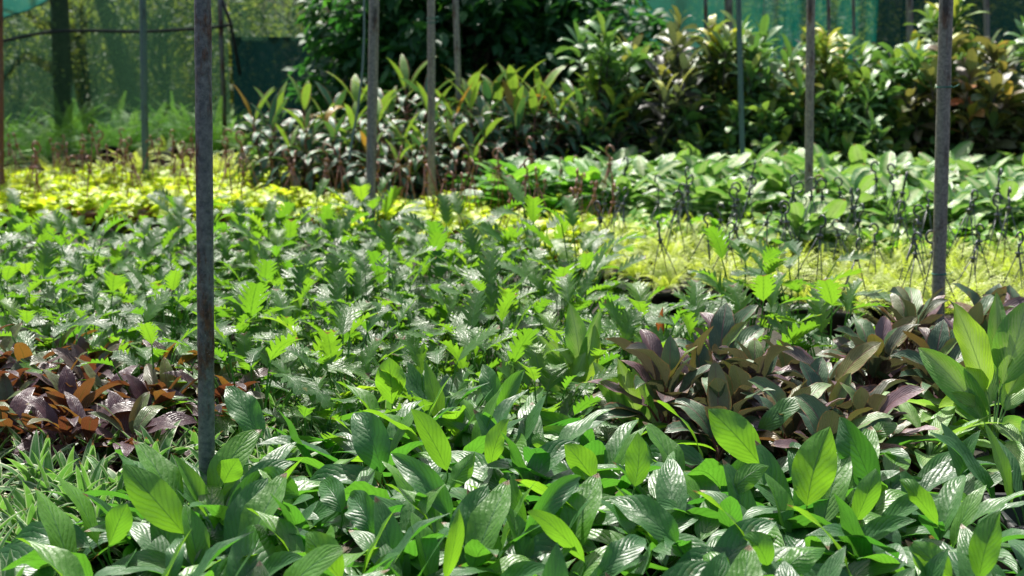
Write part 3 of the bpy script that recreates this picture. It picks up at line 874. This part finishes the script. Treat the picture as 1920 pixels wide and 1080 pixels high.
def hero_leaf(h, mat, stm, zb, owner, ox, oy, fold=.18):
    bx, by, tx, ty, wp, yg, bul, roll = h
    B = at_z(bx, by, zb)
    Tp = at_y(tx, ty, B[1] + (U(-.02, .07) if yg > .3 else U(.08, .17)))
    s = FPX / B[1]
    L = np.linalg.norm(Tp - B)
    view = CP - (B + Tp) / 2; view /= np.linalg.norm(view)
    bul += U(.0, .035)
    ctrl = (B + Tp) / 2 + view * bul + np.array([U(-.02, .02), 0, bul * .5])
    t = np.linspace(0, 1, 13)[:, None]
    C = (1 - t) ** 2 * B + 2 * t * (1 - t) * ctrl + t ** 2 * Tp
    T = np.gradient(C, axis=0); T /= np.linalg.norm(T, axis=1)[:, None]
    Sd = np.cross(T, view); Sd /= np.linalg.norm(Sd, axis=1)[:, None]
    Nn = np.cross(Sd, T)
    Sd, Nn = Sd * math.cos(roll) + Nn * math.sin(roll), Nn * math.cos(roll) - Sd * math.sin(roll)
    flip = yg > .5
    if flip:                                   # the upper side turned to the sun, the underside to us
        Sd, Nn = -Sd, -Nn
    mbl = MB()
    w = wp / s / 2 / max(.75, math.cos(roll)) * PF_PEACE(t[:, 0])
    org = np.array([ox, oy, 0.0])
    blade(mbl, C - org, Sd, Nn, w, T, U(.1, .5), U(.05, .11), U(1.2, 2.4), 6, 0, L, (U(0, .7), yg * U(.7, .95), 0), 0, U(-.7, .7))
    p0 = np.array([0, 0, .1]); p3 = (B - org)
    p1 = np.array([p3[0] * .3, p3[1] * .3, .1 + (p3[2] - .1) * .5]); p2 = p3 - T[0] * .06
    q = np.linspace(0, 1, 8)[:, None]
    pts = (1 - q) ** 3 * p0 + 3 * q * (1 - q) ** 2 * p1 + 3 * q * q * (1 - q) * p2 + q ** 3 * p3
    mbl.tube(pts, np.linspace(.0045, .003, 8), 5, 1, (.5, 0, 0), cap=False)
    c = obj('young_leaf' if yg > .5 else 'leaf', mbl.mesh('single leaf', [mat, stm]), owner)
    return c
for h in HERO:
    B = at_z(h[0], h[1], .34)
    o, x, y = min(lilies, key=lambda l: (l[1] - B[0]) ** 2 + (l[2] - .03 - B[1]) ** 2)
    o.rotation_euler = (0, 0, 0); o.scale = (1, 1, 1)
    c = hero_leaf(h, M['peace'], M['stem'], .34, o, x, y)
    if h[5] > .6:
        c['label'] = 'bright lime young leaf held upright'

# striped plants
polyB = [(-80, 825), (120, 795), (330, 785), (480, 745), (640, 715), (790, 718), (740, 785), (670, 845), (550, 900), (420, 925), (310, 945), (175, 995), (120, 1080), (110, 1240), (-80, 1240)]
for ri, row in enumerate(bed(polyB, ptop(STRIPE, 85), .2, .18, .25, avoid=lambda X, Y: near_pole(X, Y, .06))):
    for ci, (x, y) in enumerate(row):
        place('striped_dracaena', STRIPE[int(rng.integers(len(STRIPE)))], 'small cream striped plant, %s row of the striped bed, %s from left' % (ORD[ri], ORD[ci]), 'plant', (x, y, 0), U(0, 2 * PI), U(.9, 1.12), 'cream striped plants in the near left bed')
# purple cordylines
polyC = [(-80, 640), (60, 632), (150, 636), (280, 668), (450, 698), (490, 708), (470, 745), (300, 792), (110, 800), (-80, 830)]
for ri, row in enumerate(bed(polyC, ptop(PURPLE, 88), .23, .2, .25, avoid=lambda X, Y: near_pole(X, Y, .09))):
    for ci, (x, y) in enumerate(row):
        place('purple_cordyline', PURPLE[int(rng.integers(len(PURPLE)))], 'purple bronze leaved plant, %s row of the purple bed, %s from left' % (ORD[ri], ORD[ci]), 'plant', (x, y, 0), U(0, 2 * PI), U(.9, 1.1), 'purple plants left of the rusty pole')
# philodendrons
polyD = [(-80, 388), (220, 386), (480, 388), (690, 388), (900, 420), (1060, 448), (1130, 488), (1290, 526), (1450, 556), (1600, 578), (1560, 604), (1230, 608), (1120, 660), (950, 690), (890, 712), (720, 715), (560, 728), (480, 690), (300, 652), (160, 625), (-80, 618)]
for ri, row in enumerate(bed(polyD, ptop(PHILO, 92), .36, .33, .25, avoid=lambda X, Y: near_pole(X, Y, .1))):
    for ci, (x, y) in enumerate(row):
        place('philodendron', PHILO[int(rng.integers(len(PHILO)))], 'lobed green philodendron, %s row of the wide middle bed, %s from left' % (ORD[ri], ORD[ci]), 'plant', (x, y, 0), U(0, 2 * PI), U(.8, 1.12), 'lobed philodendrons in the middle bed')
# taller philodendrons at the edge of the fern bed
for k, (px, py, sc) in enumerate([(900, 440, 1.2), (1010, 452, 1.28), (1090, 475, 1.22), (1500, 525, 1.2), (698, 402, 1.25), (1400, 525, 1.12)]):
    p = at_z(px, py, .42)
    place('philodendron', PHILO[k % 8], 'taller lobed philodendron at the back edge of the middle bed, %s of six from left' % ORD[[1, 2, 3, 5, 0, 4][k]], 'plant', (p[0], p[1], 0), U(0, 6), sc, 'tall philodendrons at the bed edge')
# burgundy bed on the right
polyL = [(1240, 655), (1270, 625), (1560, 610), (1640, 584), (1760, 562), (1970, 572), (1970, 605), (1800, 640), (1720, 700), (1690, 790), (1560, 780), (1480, 770), (1320, 762), (1250, 720)]
def aglao_zone(X, Y):
    return near_pole(X, Y, .1)
for ri, row in enumerate(bed(polyL, ptop(BURG, 90), .29, .26, .22, avoid=aglao_zone)):
    for ci, (x, y) in enumerate(row):
        place('burgundy_cordyline', BURG[int(rng.integers(len(BURG)))], 'green and burgundy leaved plant, %s row of the right hand bed, %s from left' % (ORD[ri], ORD[ci]), 'plant', (x, y, 0), U(0, 2 * PI), U(.88, 1.1), 'burgundy plants in the right bed')

# variegated aglaonemas with leaves set as in the photograph
def aglao(label, base, zb, leaves, extra=8, sc=1.0):
    P = at_z(base[0], base[1], zb)
    o = root('aglaonema', label, 'plant', (P[0], P[1], 0), 0, 1, 'variegated aglaonemas')
    obj('pot', POTB, o)
    lf, st = MB(), MB()
    st.tube([(0, 0, .1), (.005, 0, zb + .04)], [.014, .009], 6)
    for k in range(extra):
        az = k * GOLD + U(-.3, .3)
        b, a = stalk(st, (0, 0, zb - .08 + U(-.05, .08)), az, U(.5, 1.2), U(.06, .1), .2, .005, .004, 3)
        L = U(.2, .27) * sc
        leaf(lf, b, az, a - .2, L, L * U(.3, .38), PF_PEACE, droop=U(.4, 1.3), fold=U(.1, .35), roll=U(-.4, .4), attr=(U(0, 1), U(0, .4), 0), nv=9, nu=6)
    obj('stem', st.mesh('aglaonema stem', M['palestem']), o)
    obj('foliage', lf.mesh('aglaonema leaves', M['aglao']), o)
    for h in leaves:
        c = hero_leaf(h, M['aglao'], M['palestem'], max(.2, zb + (base[1] - h[1]) / FPX * P[1]), o, P[0], P[1])
    return o
aglao('variegated aglaonema with two yellow green leaves in front of the philodendrons', (1085, 735), .26,
      [(1088, 700, 1068, 568, 44, .15, .02, .3), (1083, 735, 1115, 608, 46, 1, .0, .1), (1075, 735, 1098, 660, 40, .9, .0, .1), (1075, 730, 958, 636, 48, .3, .03, .2), (1070, 735, 1010, 628, 44, .2, .03, .2),
       (1090, 700, 1128, 578, 34, .05, .02, -.3), (1065, 745, 985, 668, 38, .1, .03, .2), (1080, 690, 1030, 640, 32, .8, .0, .3)], 5)
aglao('variegated aglaonema with four upright leaves beside the burgundy bed', (1205, 800), .24,
      [(1190, 800, 1112, 678, 46, .3, .03, .2), (1200, 800, 1158, 672, 44, .6, .02, .2), (1215, 770, 1198, 662, 40, .2, .0, .3), (1230, 770, 1238, 658, 48, .2, .04, .1), (1205, 826, 1286, 702, 74, .15, .03, .1), (1170, 795, 1140, 700, 34, .7, 0, .2)], 5)
aglao('tall pale variegated aglaonema with thick upright stalk near the right edge', (1862, 830), .24,
      [(1850, 730, 1788, 568, 62, .85, .04, .3), (1880, 720, 1925, 565, 84, .2, .05, .2), (1850, 790, 1722, 652, 66, .1, .05, -.3), (1845, 735, 1805, 690, 50, .8, .02, .3), (1870, 690, 1868, 548, 40, .2, .0, .3),
       (1885, 770, 1925, 700, 60, .1, .05, .3), (1845, 770, 1760, 765, 46, .7, .06, .4), (1855, 760, 1830, 625, 44, .25, .0, -.3), (1840, 830, 1715, 838, 62, .0, .07, .5), (1875, 800, 1935, 825, 50, .1, .05, .3), (1890, 740, 1960, 640, 60, .5, .02, .2),
       (1850, 800, 1780, 720, 50, .1, .05, .2)], 7)
for k, (px, py, lb) in enumerate([(1785, 800, 'low variegated aglaonema left of the tall pale one'), (1900, 720, 'variegated aglaonema close behind the tall pale one'), (1740, 850, 'spreading variegated aglaonema at the front of the right clump'), (1935, 850, 'variegated aglaonema below the tall pale one at the edge'), (1800, 690, 'variegated aglaonema between the burgundy plants and tall pale one')]):
    aglao(lb, (px, py), .24, [], 16, 1.0)
# dry orange leaf standing in the burgundy bed
o = root('dry_leaf', 'dry orange leaf sticking up at the back of the burgundy bed', 'leaf', at_z(1240, 640, .34), 0, 1)
mb = MB()
leaf(mb, (0, 0, -.05), R(75), R(78), .2, .062, PF_PEACE, droop=-.2, fold=.7, roll=.5, wave=.12, attr=(.5, 0, 1), nv=10, nu=6)
g_ = leaf_mat('dry orange leaf', [(0, (.3, .09, .02)), (1, (.38, .14, .03))], (.4, .15, .03), (.75, .26, .04), (.8, .3, .05), fac=.4, rough=.6, old=(.42, .13, .03), vein=(9, 2), bump=.8)
obj('blade', mb.mesh('dry leaf', g_), o)
# thin grassy tufts in front of the philodendrons
def tuft(i):
    lf = MB()
    for k in range(60):
        az = U(0, 6.28)
        leaf(lf, (U(-.05, .05), U(-.05, .05), .0), az, U(.7, 1.5), U(.22, .42), .007, prof(.2, .6), droop=U(.3, 1.6), fold=.3, attr=(U(0, 1), U(0, .7), 0), nv=7, nu=2)
    return lf.mesh('grass blades', M['fern'])
TUFT = [tuft(i) for i in range(3)]
for k, (px, py) in enumerate([(560, 735), (610, 728), (660, 738), (705, 730), (780, 722), (840, 735), (905, 728), (955, 712)]):
    p = at_z(px, py, .2)
    r = root('grass_tuft', 'thin bladed grassy tuft in front of the philodendrons, %s from left' % ORD[k], 'plant', (p[0], p[1], 0), U(0, 6), 1, 'grassy tufts before the philodendrons')
    obj('foliage', TUFT[k % 3], r)

# hanging baskets set out on the ground
def baskets(poly, zt, sx, sy, protos, fmt, group, name, tilt=.2):
    for ri, row in enumerate(bed(poly, ptop(protos, 88), sx, sy, .25, avoid=lambda X, Y: near_pole(X, Y, .09))):
        for ci, (x, y) in enumerate(row):
            place(name, protos[int(rng.integers(len(protos)))], fmt % (ORD[ri], ORD[ci]), 'hanging basket', (x, y, 0), U(0, 6.28), U(.92, 1.15), group, (U(-tilt, tilt), U(-tilt, tilt)))
baskets([(-80, 322), (250, 318), (480, 322), (640, 336), (700, 392), (480, 386), (200, 384), (-80, 386)], .27, .34, .36, NEONB, 'yellow green pothos basket with brown hook left of grey pole, %s row, %s from left', 'neon pothos baskets on the left', 'pothos_basket')
baskets([(640, 336), (800, 350), (900, 362), (1100, 375), (1160, 402), (1150, 440), (1070, 450), (900, 424), (710, 404)], .27, .29, .29, NEONB, 'yellow pothos basket with brown hook in the centre, %s row, %s from left', 'neon pothos baskets in the centre', 'pothos_basket')
baskets([(1150, 385), (1400, 404), (1700, 414), (1970, 424), (1970, 480), (1700, 466), (1420, 446), (1160, 424)], .27, .32, .34, POTHB + POTHR[:1], 'green gold pothos basket behind the lemon ferns, %s row, %s from left', 'golden pothos baskets behind the lemon ferns', 'pothos_basket')
baskets([(1080, 432), (1160, 410), (1420, 436), (1700, 455), (1970, 472), (1970, 570), (1640, 562), (1400, 522), (1160, 502)], .27, .31, .29, LEMON, 'lemon green fern basket in black pot, %s row of the fern bed, %s from left', 'lemon fern baskets on the right', 'fern_basket')
# dieffenbachias
for ri, row in enumerate(bed([(1130, 280), (1260, 248), (1420, 236), (1640, 240), (1830, 262), (1970, 280), (1970, 374), (1700, 375), (1480, 366), (1250, 348), (1150, 332)], ptop(DIEF, 90), .36, .36, .22, avoid=lambda X, Y: near_pole(X, Y, .1))):
    for ci, (x, y) in enumerate(row):
        place('dieffenbachia', DIEF[int(rng.integers(len(DIEF)))], 'pale centred dieffenbachia, %s row of its bed, %s from left' % (ORD[ri], ORD[ci]), 'plant', (x, y, 0), U(0, 6.28), U(.9, 1.12), 'pale centred dieffenbachias')
for ri, row in enumerate(bed([(890, 315), (1010, 290), (1150, 262), (1260, 248), (1250, 262), (1125, 285), (1145, 338), (1000, 340), (900, 334)], ptop(DIEFG, 90), .33, .36, .22)):
    for ci, (x, y) in enumerate(row):
        place('dieffenbachia', DIEFG[int(rng.integers(len(DIEFG)))], 'plain green dieffenbachia before the cordylines, %s row, %s from left' % (ORD[ri], ORD[ci]), 'plant', (x, y, 0), U(0, 6.28), U(.85, 1.05), 'plain green dieffenbachias')
for px, lb in ((1492, 'pale centred dieffenbachia left of the dark grey pole foot'), (1532, 'pale centred dieffenbachia hiding the dark grey pole foot')):
    q = at_z(px, 384, .5)
    place('dieffenbachia', DIEF[px % 5], lb, 'plant', (q[0], q[1] - .1, 0), px * .1, 1.0, 'pale centred dieffenbachias')
# white spathe beside the slim pole
p = at_z(1388, 262, .6)
o = root('white_flower', 'white spathe flower beside the slim blue grey pole', 'flower', (p[0], p[1] - .1, 0))
mb = MB(); mb.tube([(0, 0, .02), (.01, 0, .3), (0, 0, .54)], .005, 5); obj('stem', mb.mesh('flower stem', M['stem']), o)
mb = MB(); leaf(mb, (0, .02, .53), R(-100), R(70), .17, .15, prof(.4, .5), droop=.5, fold=.25, nv=8, nu=6); obj('petal', mb.mesh('white petal', M['white_petal']), o)
# cordylines
cpos = [(505, 12.6, .92), (560, 12.2, .8), (600, 12.7, .98), (645, 12.1, .85), (690, 12.6, 1.02), (735, 12.0, .92), (765, 12.8, 1.15), (820, 12.3, .95), (850, 12.9, 1.08), (905, 12.4, 1.0), (945, 12.9, 1.1), (985, 12.5, .95), (1020, 13.0, 1.08), (1060, 12.7, .95),
        (1095, 13.0, 1.12), (1140, 12.8, 1.02), (1175, 13.1, .92), (700, 11.7, .66), (790, 11.8, .72), (870, 11.9, .74), (760, 11.6, .6)]
for k, (px, Y, sc) in enumerate(sorted(cpos)):
    p = at_y(px, 200, Y)
    place('green_cordyline', CORDY[k % 5], 'tall red edged green cordyline before the dark hedge, %s from left' % ORD[k], 'plant', (p[0], Y, 0), U(0, 6), sc, 'green cordylines in the middle distance')
# crotons
kinds = {'Y': 'yellow flecked', 'R': 'red and orange leaved', 'P': 'dark purple leaved', 'G': 'green leaved'}
crp = [(1110, 12.9, 'G', 1.05), (1165, 13.3, 'G', 1.05), (1230, 12.8, 'P', 1.0), (1290, 13.4, 'P', 1.14), (1345, 13.0, 'Y', 1.02), (1300, 12.6, 'G', .75), (1415, 13.3, 'G', 1.05), (1455, 12.8, 'G', .95), (1500, 13.4, 'P', .95), (1545, 12.9, 'Y', .98), (1600, 13.3, 'G', 1.06),
       (1645, 12.8, 'G', .92), (1690, 13.4, 'P', 1.0), (1735, 12.9, 'G', 1.05), (1780, 13.3, 'Y', 1.16), (1800, 12.5, 'R', 1.0), (1850, 13.1, 'P', 1.05), (1895, 12.6, 'R', .95), (1940, 13.2, 'G', 1.08), (1985, 12.8, 'G', 1.05), (1075, 14.0, 'P', .85), (1610, 12.4, 'G', .7), (1420, 12.4, 'G', .72), (1230, 13.9, 'P', 1.05), (1380, 14.1, 'G', 1.05)]
for k, (px, Y, kd, sc) in enumerate(sorted(crp)):
    p = at_y(px, 100, Y)
    place('croton_shrub', CROT[kd][k % 2], '%s croton shrub in the back row, %s from left' % (kinds[kd], ORD[k]), 'shrub', (p[0], Y, 0), U(0, 6), sc * 1.2, 'croton shrubs along the back')

# ferns at the back left
FERN = []
for i in range(4):
    FERN.append([('pot', POTD, []), ('foliage', fern_foliage(M['fern'], 40, .14, (.34, .64), .065, 22, (25, 84), (.6, 1.7)), [])])
LIMEF = [[('pot', POTD, []), ('foliage', fern_foliage(M['lemonfern'], 34, .14, (.2, .4), .05, 16, (15, 80), (.7, 1.8)), [])] for i in range(2)]
fpos = [(-30, 300, 0, 1.0), (75, 285, 0, 1.1), (120, 262, 0, 1.15), (170, 275, 0, 1.0), (215, 270, 0, 1.0), (250, 295, 1, 1.0), (310, 275, 1, 1.05), (330, 255, 0, 1.1), (350, 295, 1, 1.0), (290, 250, 0, 1.05), (405, 265, 0, 1.1), (440, 255, 0, 1.2), (430, 295, 1, .9), (480, 285, 0, .9), (380, 245, 0, 1.1), (215, 250, 0, 1.1), (490, 310, 1, .8), (20, 275, 0, 1.2), (0, 305, 1, .9), (100, 300, 1, .9), (150, 255, 0, 1.25), (250, 262, 0, 1.2), (360, 262, 0, 1.2), (400, 300, 1, 1.0), (460, 305, 1, .9), (200, 300, 1, .8), (560, 315, 1, .8), (610, 325, 1, .8), (300, 305, 1, .8)]
for k, (px, py, kd, sc) in enumerate(sorted(fpos)):
    p = at_z(px, py, .3)
    place('fern', (LIMEF if kd else FERN)[k % (2 if kd else 4)], '%s fern before the shade net, %s from left' % ('yellow green' if kd else 'feathery mid green', ORD[k]), 'fern', (p[0], p[1], 0), U(0, 6), sc * 1.12, 'ferns at the back left')
# empty pots lying by the ferns
mb = MB(); mb.lathe([(.001, .0), (.17, .0), (.2, .2), (.215, .2), (.215, .225), (.19, .225), (.18, .05), (.001, .05)], 24)
p = at_z(130, 300, .2)
tag(obj('planter_bowl', mb.mesh('brown bowl', M['pot_brownfar'])), 'wide brown planter bowl beneath the ferns', 'pot').location = (p[0], p[1], .02)
for k, (px, py, lb) in enumerate([(195, 308, 'black nursery pot tipped over beside the brown bowl'), (288, 312, 'dark nursery pot tipped over at the foot of the teal pole')]):
    p = at_z(px, py, .12)
    o = tag(obj('nursery_pot', pot_mesh('tipped pot', M['pot_dark'], .14, .24)), lb, 'pot')
    o.location = (p[0], p[1] + .1, .14); o.rotation_euler = (R(80), 0, R(30 + 50 * k))

# tray edge at the right of the lilies
p = at_z(1925, 975, .24)
mb = MB()
x0, x1, y0, y1 = -.04, .5, -.02, .28
for a, b in (((x0, y0), (x1, y0)), ((x1, y0), (x1, y1)), ((x1, y1), (x0, y1)), ((x0, y1), (x0, y0))):
    d = np.array([b[0] - a[0], b[1] - a[1]]); d /= np.linalg.norm(d); nn = np.array([-d[1], d[0]]) * .012
    q = lambda c, z, s: (c[0] + nn[0] * s, c[1] + nn[1] * s, z)
    mb.grid(np.array([[q(a, 0, 0), q(b, 0, 0)], [q(a, .2, 0), q(b, .2, 0)], [q(a, .2, -1), q(b, .2, -1)], [q(a, .225, -1), q(b, .225, -1)], [q(a, .225, 1), q(b, .225, 1)], [q(a, .02, 1), q(b, .02, 1)]]))
tag(obj('plant_crate', mb.mesh('black crate', M['pot_dark'])), 'black plastic crate rim among peace lilies at the right edge', 'crate').location = (p[0], p[1], 0)

# ------------------------------------------------------------------ dark hedge, net, trees
HEDGE = [tree_proto(2.4, 1.0, 1.25, 1.35, 2600, (.13, .2), M['dark'], 3, .035, 46) for i in range(2)]
for k, (px, Y, sc) in enumerate([(735, 14.6, .95), (810, 14.9, 1.12), (900, 14.5, 1.05), (1000, 14.9, 1.0), (1090, 15.2, .85), (790, 15.8, 1.2), (890, 15.9, 1.25), (990, 16.2, 1.2)]):
    p = at_y(px, 60, Y)
    place('broadleaf_shrub', HEDGE[k % 2], 'dark glossy broadleaf shrub behind the cordylines, ' + ['leftmost, by the net', 'behind the two grey poles', 'behind the dim grey pole', 'right of the dim pole', 'rightmost, by the teal net', 'tall one at the back left', 'tall one at the back middle', 'tall one at the back right'][k], 'shrub', (p[0], Y, 0), U(0, 6), sc, 'dark broadleaf shrubs')

def net_panel(x0, x1, ya, yb, z0, z1, nx=40, nz=16, amp=.1, sag=0.0):
    u, v = np.meshgrid(np.linspace(0, 1, nx), np.linspace(0, 1, nz))
    X = x0 + (x1 - x0) * u
    Y = ya + (yb - ya) * u + amp * np.sin(u * 23 + 1.3 * np.sin(v * 3)) * (1 - v * .4) + amp * .5 * np.sin(u * 51 + v * 4)
    Z = z0 + (z1 - z0) * v - sag * np.sin(u * PI) * v
    mb = MB(); mb.grid(np.stack([X, Y, Z], -1))
    return mb
def fx(px, Y): return at_y(px, 100, Y)[0]
YL, YR = 16.2, 17.0
o = root('net_fence', 'green shade net fence with sagging black rope behind the ferns', 'fence', (fx(250, YL), YL, 0))
off = fx(250, YL)
obj('net_panel', net_panel(fx(-330, YL) - off, fx(430, YL) - off, 0, 0, .02, 2.9, 60).mesh('net panel', M['net']), o)
obj('net_panel', net_panel(fx(430, YL) - off, fx(700, YL) - off, .0, .3, 1.42, 2.9, 30).mesh('net panel', M['net']), o)
dk = obj('net_panel', net_panel(fx(432, YL) - off, fx(720, YL) - off, .05, .35, .02, 1.46, 30, amp=.03).mesh('dark net panel', M['net_dark']), o)
dk['label'] = 'dark doubled net panel beside the hedge'
for px, w in ((-200, 8), (419, 9), (690, 9)):
    mb = MB(); x = fx(px, YL) - off
    mb.tube([(x, -.09, 0), (x, -.09, 1.5), (x + .02, -.09, 3.0)], w * YL / FPX / 2, 10); obj('post', mb.mesh('fence post', M['pole_rust']), o)
mb = MB(); mb.tube([(fx(424, YL) - off, -.1, at_y(424, 0, YL)[2]), (fx(438, YL) - off, -.1, at_y(438, 45, YL)[2]), (fx(452, YL) - off, -.1, at_y(452, 140, YL)[2])], .02, 6); obj('brace', mb.mesh('fence brace', M['rope']), o)
def rope_px(pp, r, dy=-.12):
    c = np.array([at_y(a, b, YL) - np.array([off, YL - dy, 0]) for a, b in pp])
    t = np.linspace(0, 1, 50)
    q = np.stack([np.interp(t, np.linspace(0, 1, len(pp)), c[:, i]) for i in range(3)], 1)
    for _ in range(8): q[1:-1] = (q[:-2] + q[1:-1] * 2 + q[2:]) / 4
    mb = MB(); mb.tube(q, r, 6); return mb.mesh('rope', M['rope'])
obj('rope', rope_px([(-200, 120), (0, 79), (100, 58), (180, 57), (270, 60), (400, 52), (440, 46)], .02), o)
obj('rope', rope_px([(-120, 60), (0, 36), (50, 22), (100, -2), (180, -60)], .016), o)
# sunlit sheet over the top left corner
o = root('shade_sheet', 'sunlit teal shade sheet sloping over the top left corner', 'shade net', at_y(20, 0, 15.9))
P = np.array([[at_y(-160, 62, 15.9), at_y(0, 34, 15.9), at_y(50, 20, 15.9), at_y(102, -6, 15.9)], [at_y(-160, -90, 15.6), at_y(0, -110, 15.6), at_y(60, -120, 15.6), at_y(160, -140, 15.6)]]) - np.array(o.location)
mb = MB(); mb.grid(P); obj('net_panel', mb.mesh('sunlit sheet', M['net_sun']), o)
# right fence
o = root('net_fence', 'teal shade net fence behind the crotons, bright beside the hedge and dark at right', 'fence', (fx(1500, YR), YR, 0))
off2 = fx(1500, YR)
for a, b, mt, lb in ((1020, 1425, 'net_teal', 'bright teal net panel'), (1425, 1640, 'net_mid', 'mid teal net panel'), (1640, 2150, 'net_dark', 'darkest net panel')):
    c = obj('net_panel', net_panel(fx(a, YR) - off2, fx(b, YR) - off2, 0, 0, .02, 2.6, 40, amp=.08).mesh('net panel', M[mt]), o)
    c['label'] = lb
mb = MB(); mb.tube([(fx(1020, YR) - off2, -.1, 2.6), (fx(1500, YR) - off2, -.1, 2.57), (fx(2150, YR) - off2, -.1, 2.6)], .02, 6); obj('rope', mb.mesh('top rope', M['rope']), o)

TALL = [tree_proto(7.6, 1.5, 1.0, 7.4, 700, (.1, .18), M['wild'], 1, .11, 24) for i in range(2)]
WILD = [tree_proto(6.0, 1.9, 1.3, 4.9, 2200, (.16, .28), M['wild'], 2, .12, 60) for i in range(3)]
WSH = [tree_proto(1.9, 1.1, 1.0, 1.0, 2200, (.06, .12), M['wild'], 3, .03, 40) for i in range(2)]
tl = ['thick dark trunked tree behind the net at far left', 'leaning tree behind the net left of the teal pole', 'tree behind the net right of the teal pole', 'tree behind the net above the dark panel', 'tree behind the dark hedge', 'tree behind the hedge and bright net', 'tree far behind the dark net at right', 'tree behind the net at the right edge', 'tree beyond the left edge of the net', 'distant tree filling the gap behind the leaning tree']
for k, (px, Y, sc) in enumerate([(112, 17.7, 1.0), (185, 18.6, 1.0), (330, 29, 1.2), (470, 28, 1.2), (780, 27, 1.3), (1060, 28, 1.2), (1720, 28, 1.2), (1900, 27, 1.2), (-60, 29, 1.2), (250, 33, 1.4)]):
    p = at_y(px, 60, Y)
    place('tree', TALL[k] if k < 2 else WILD[k % 3], tl[k], 'tree', (p[0] + (.5 if k == 1 else 0), Y, 0), U(0, 6) if k > 1 else k * 1.0, sc, 'trees behind the shade net', (0, -.28 * k) if k < 2 else None)
for k, (px, Y) in enumerate([(-40, 19), (20, 18.2), (60, 21), (95, 19.6), (130, 24), (160, 18.6), (200, 22), (235, 20), (270, 24), (300, 18.8), (340, 22), (375, 19.6), (420, 21), (445, 18.8), (500, 20), (560, 19), (1480, 20.5), (1560, 20), (1650, 22), (1700, 19), (1800, 19.5), (1930, 19)]):
    p = at_y(px, 60, Y)
    place('wild_shrub', WSH[k % 2], 'olive wild shrub showing through the shade net, %s from left' % ORD[k], 'shrub', (p[0], Y, 0), U(0, 6), U(.9, 1.3), 'wild shrubs behind the shade net')
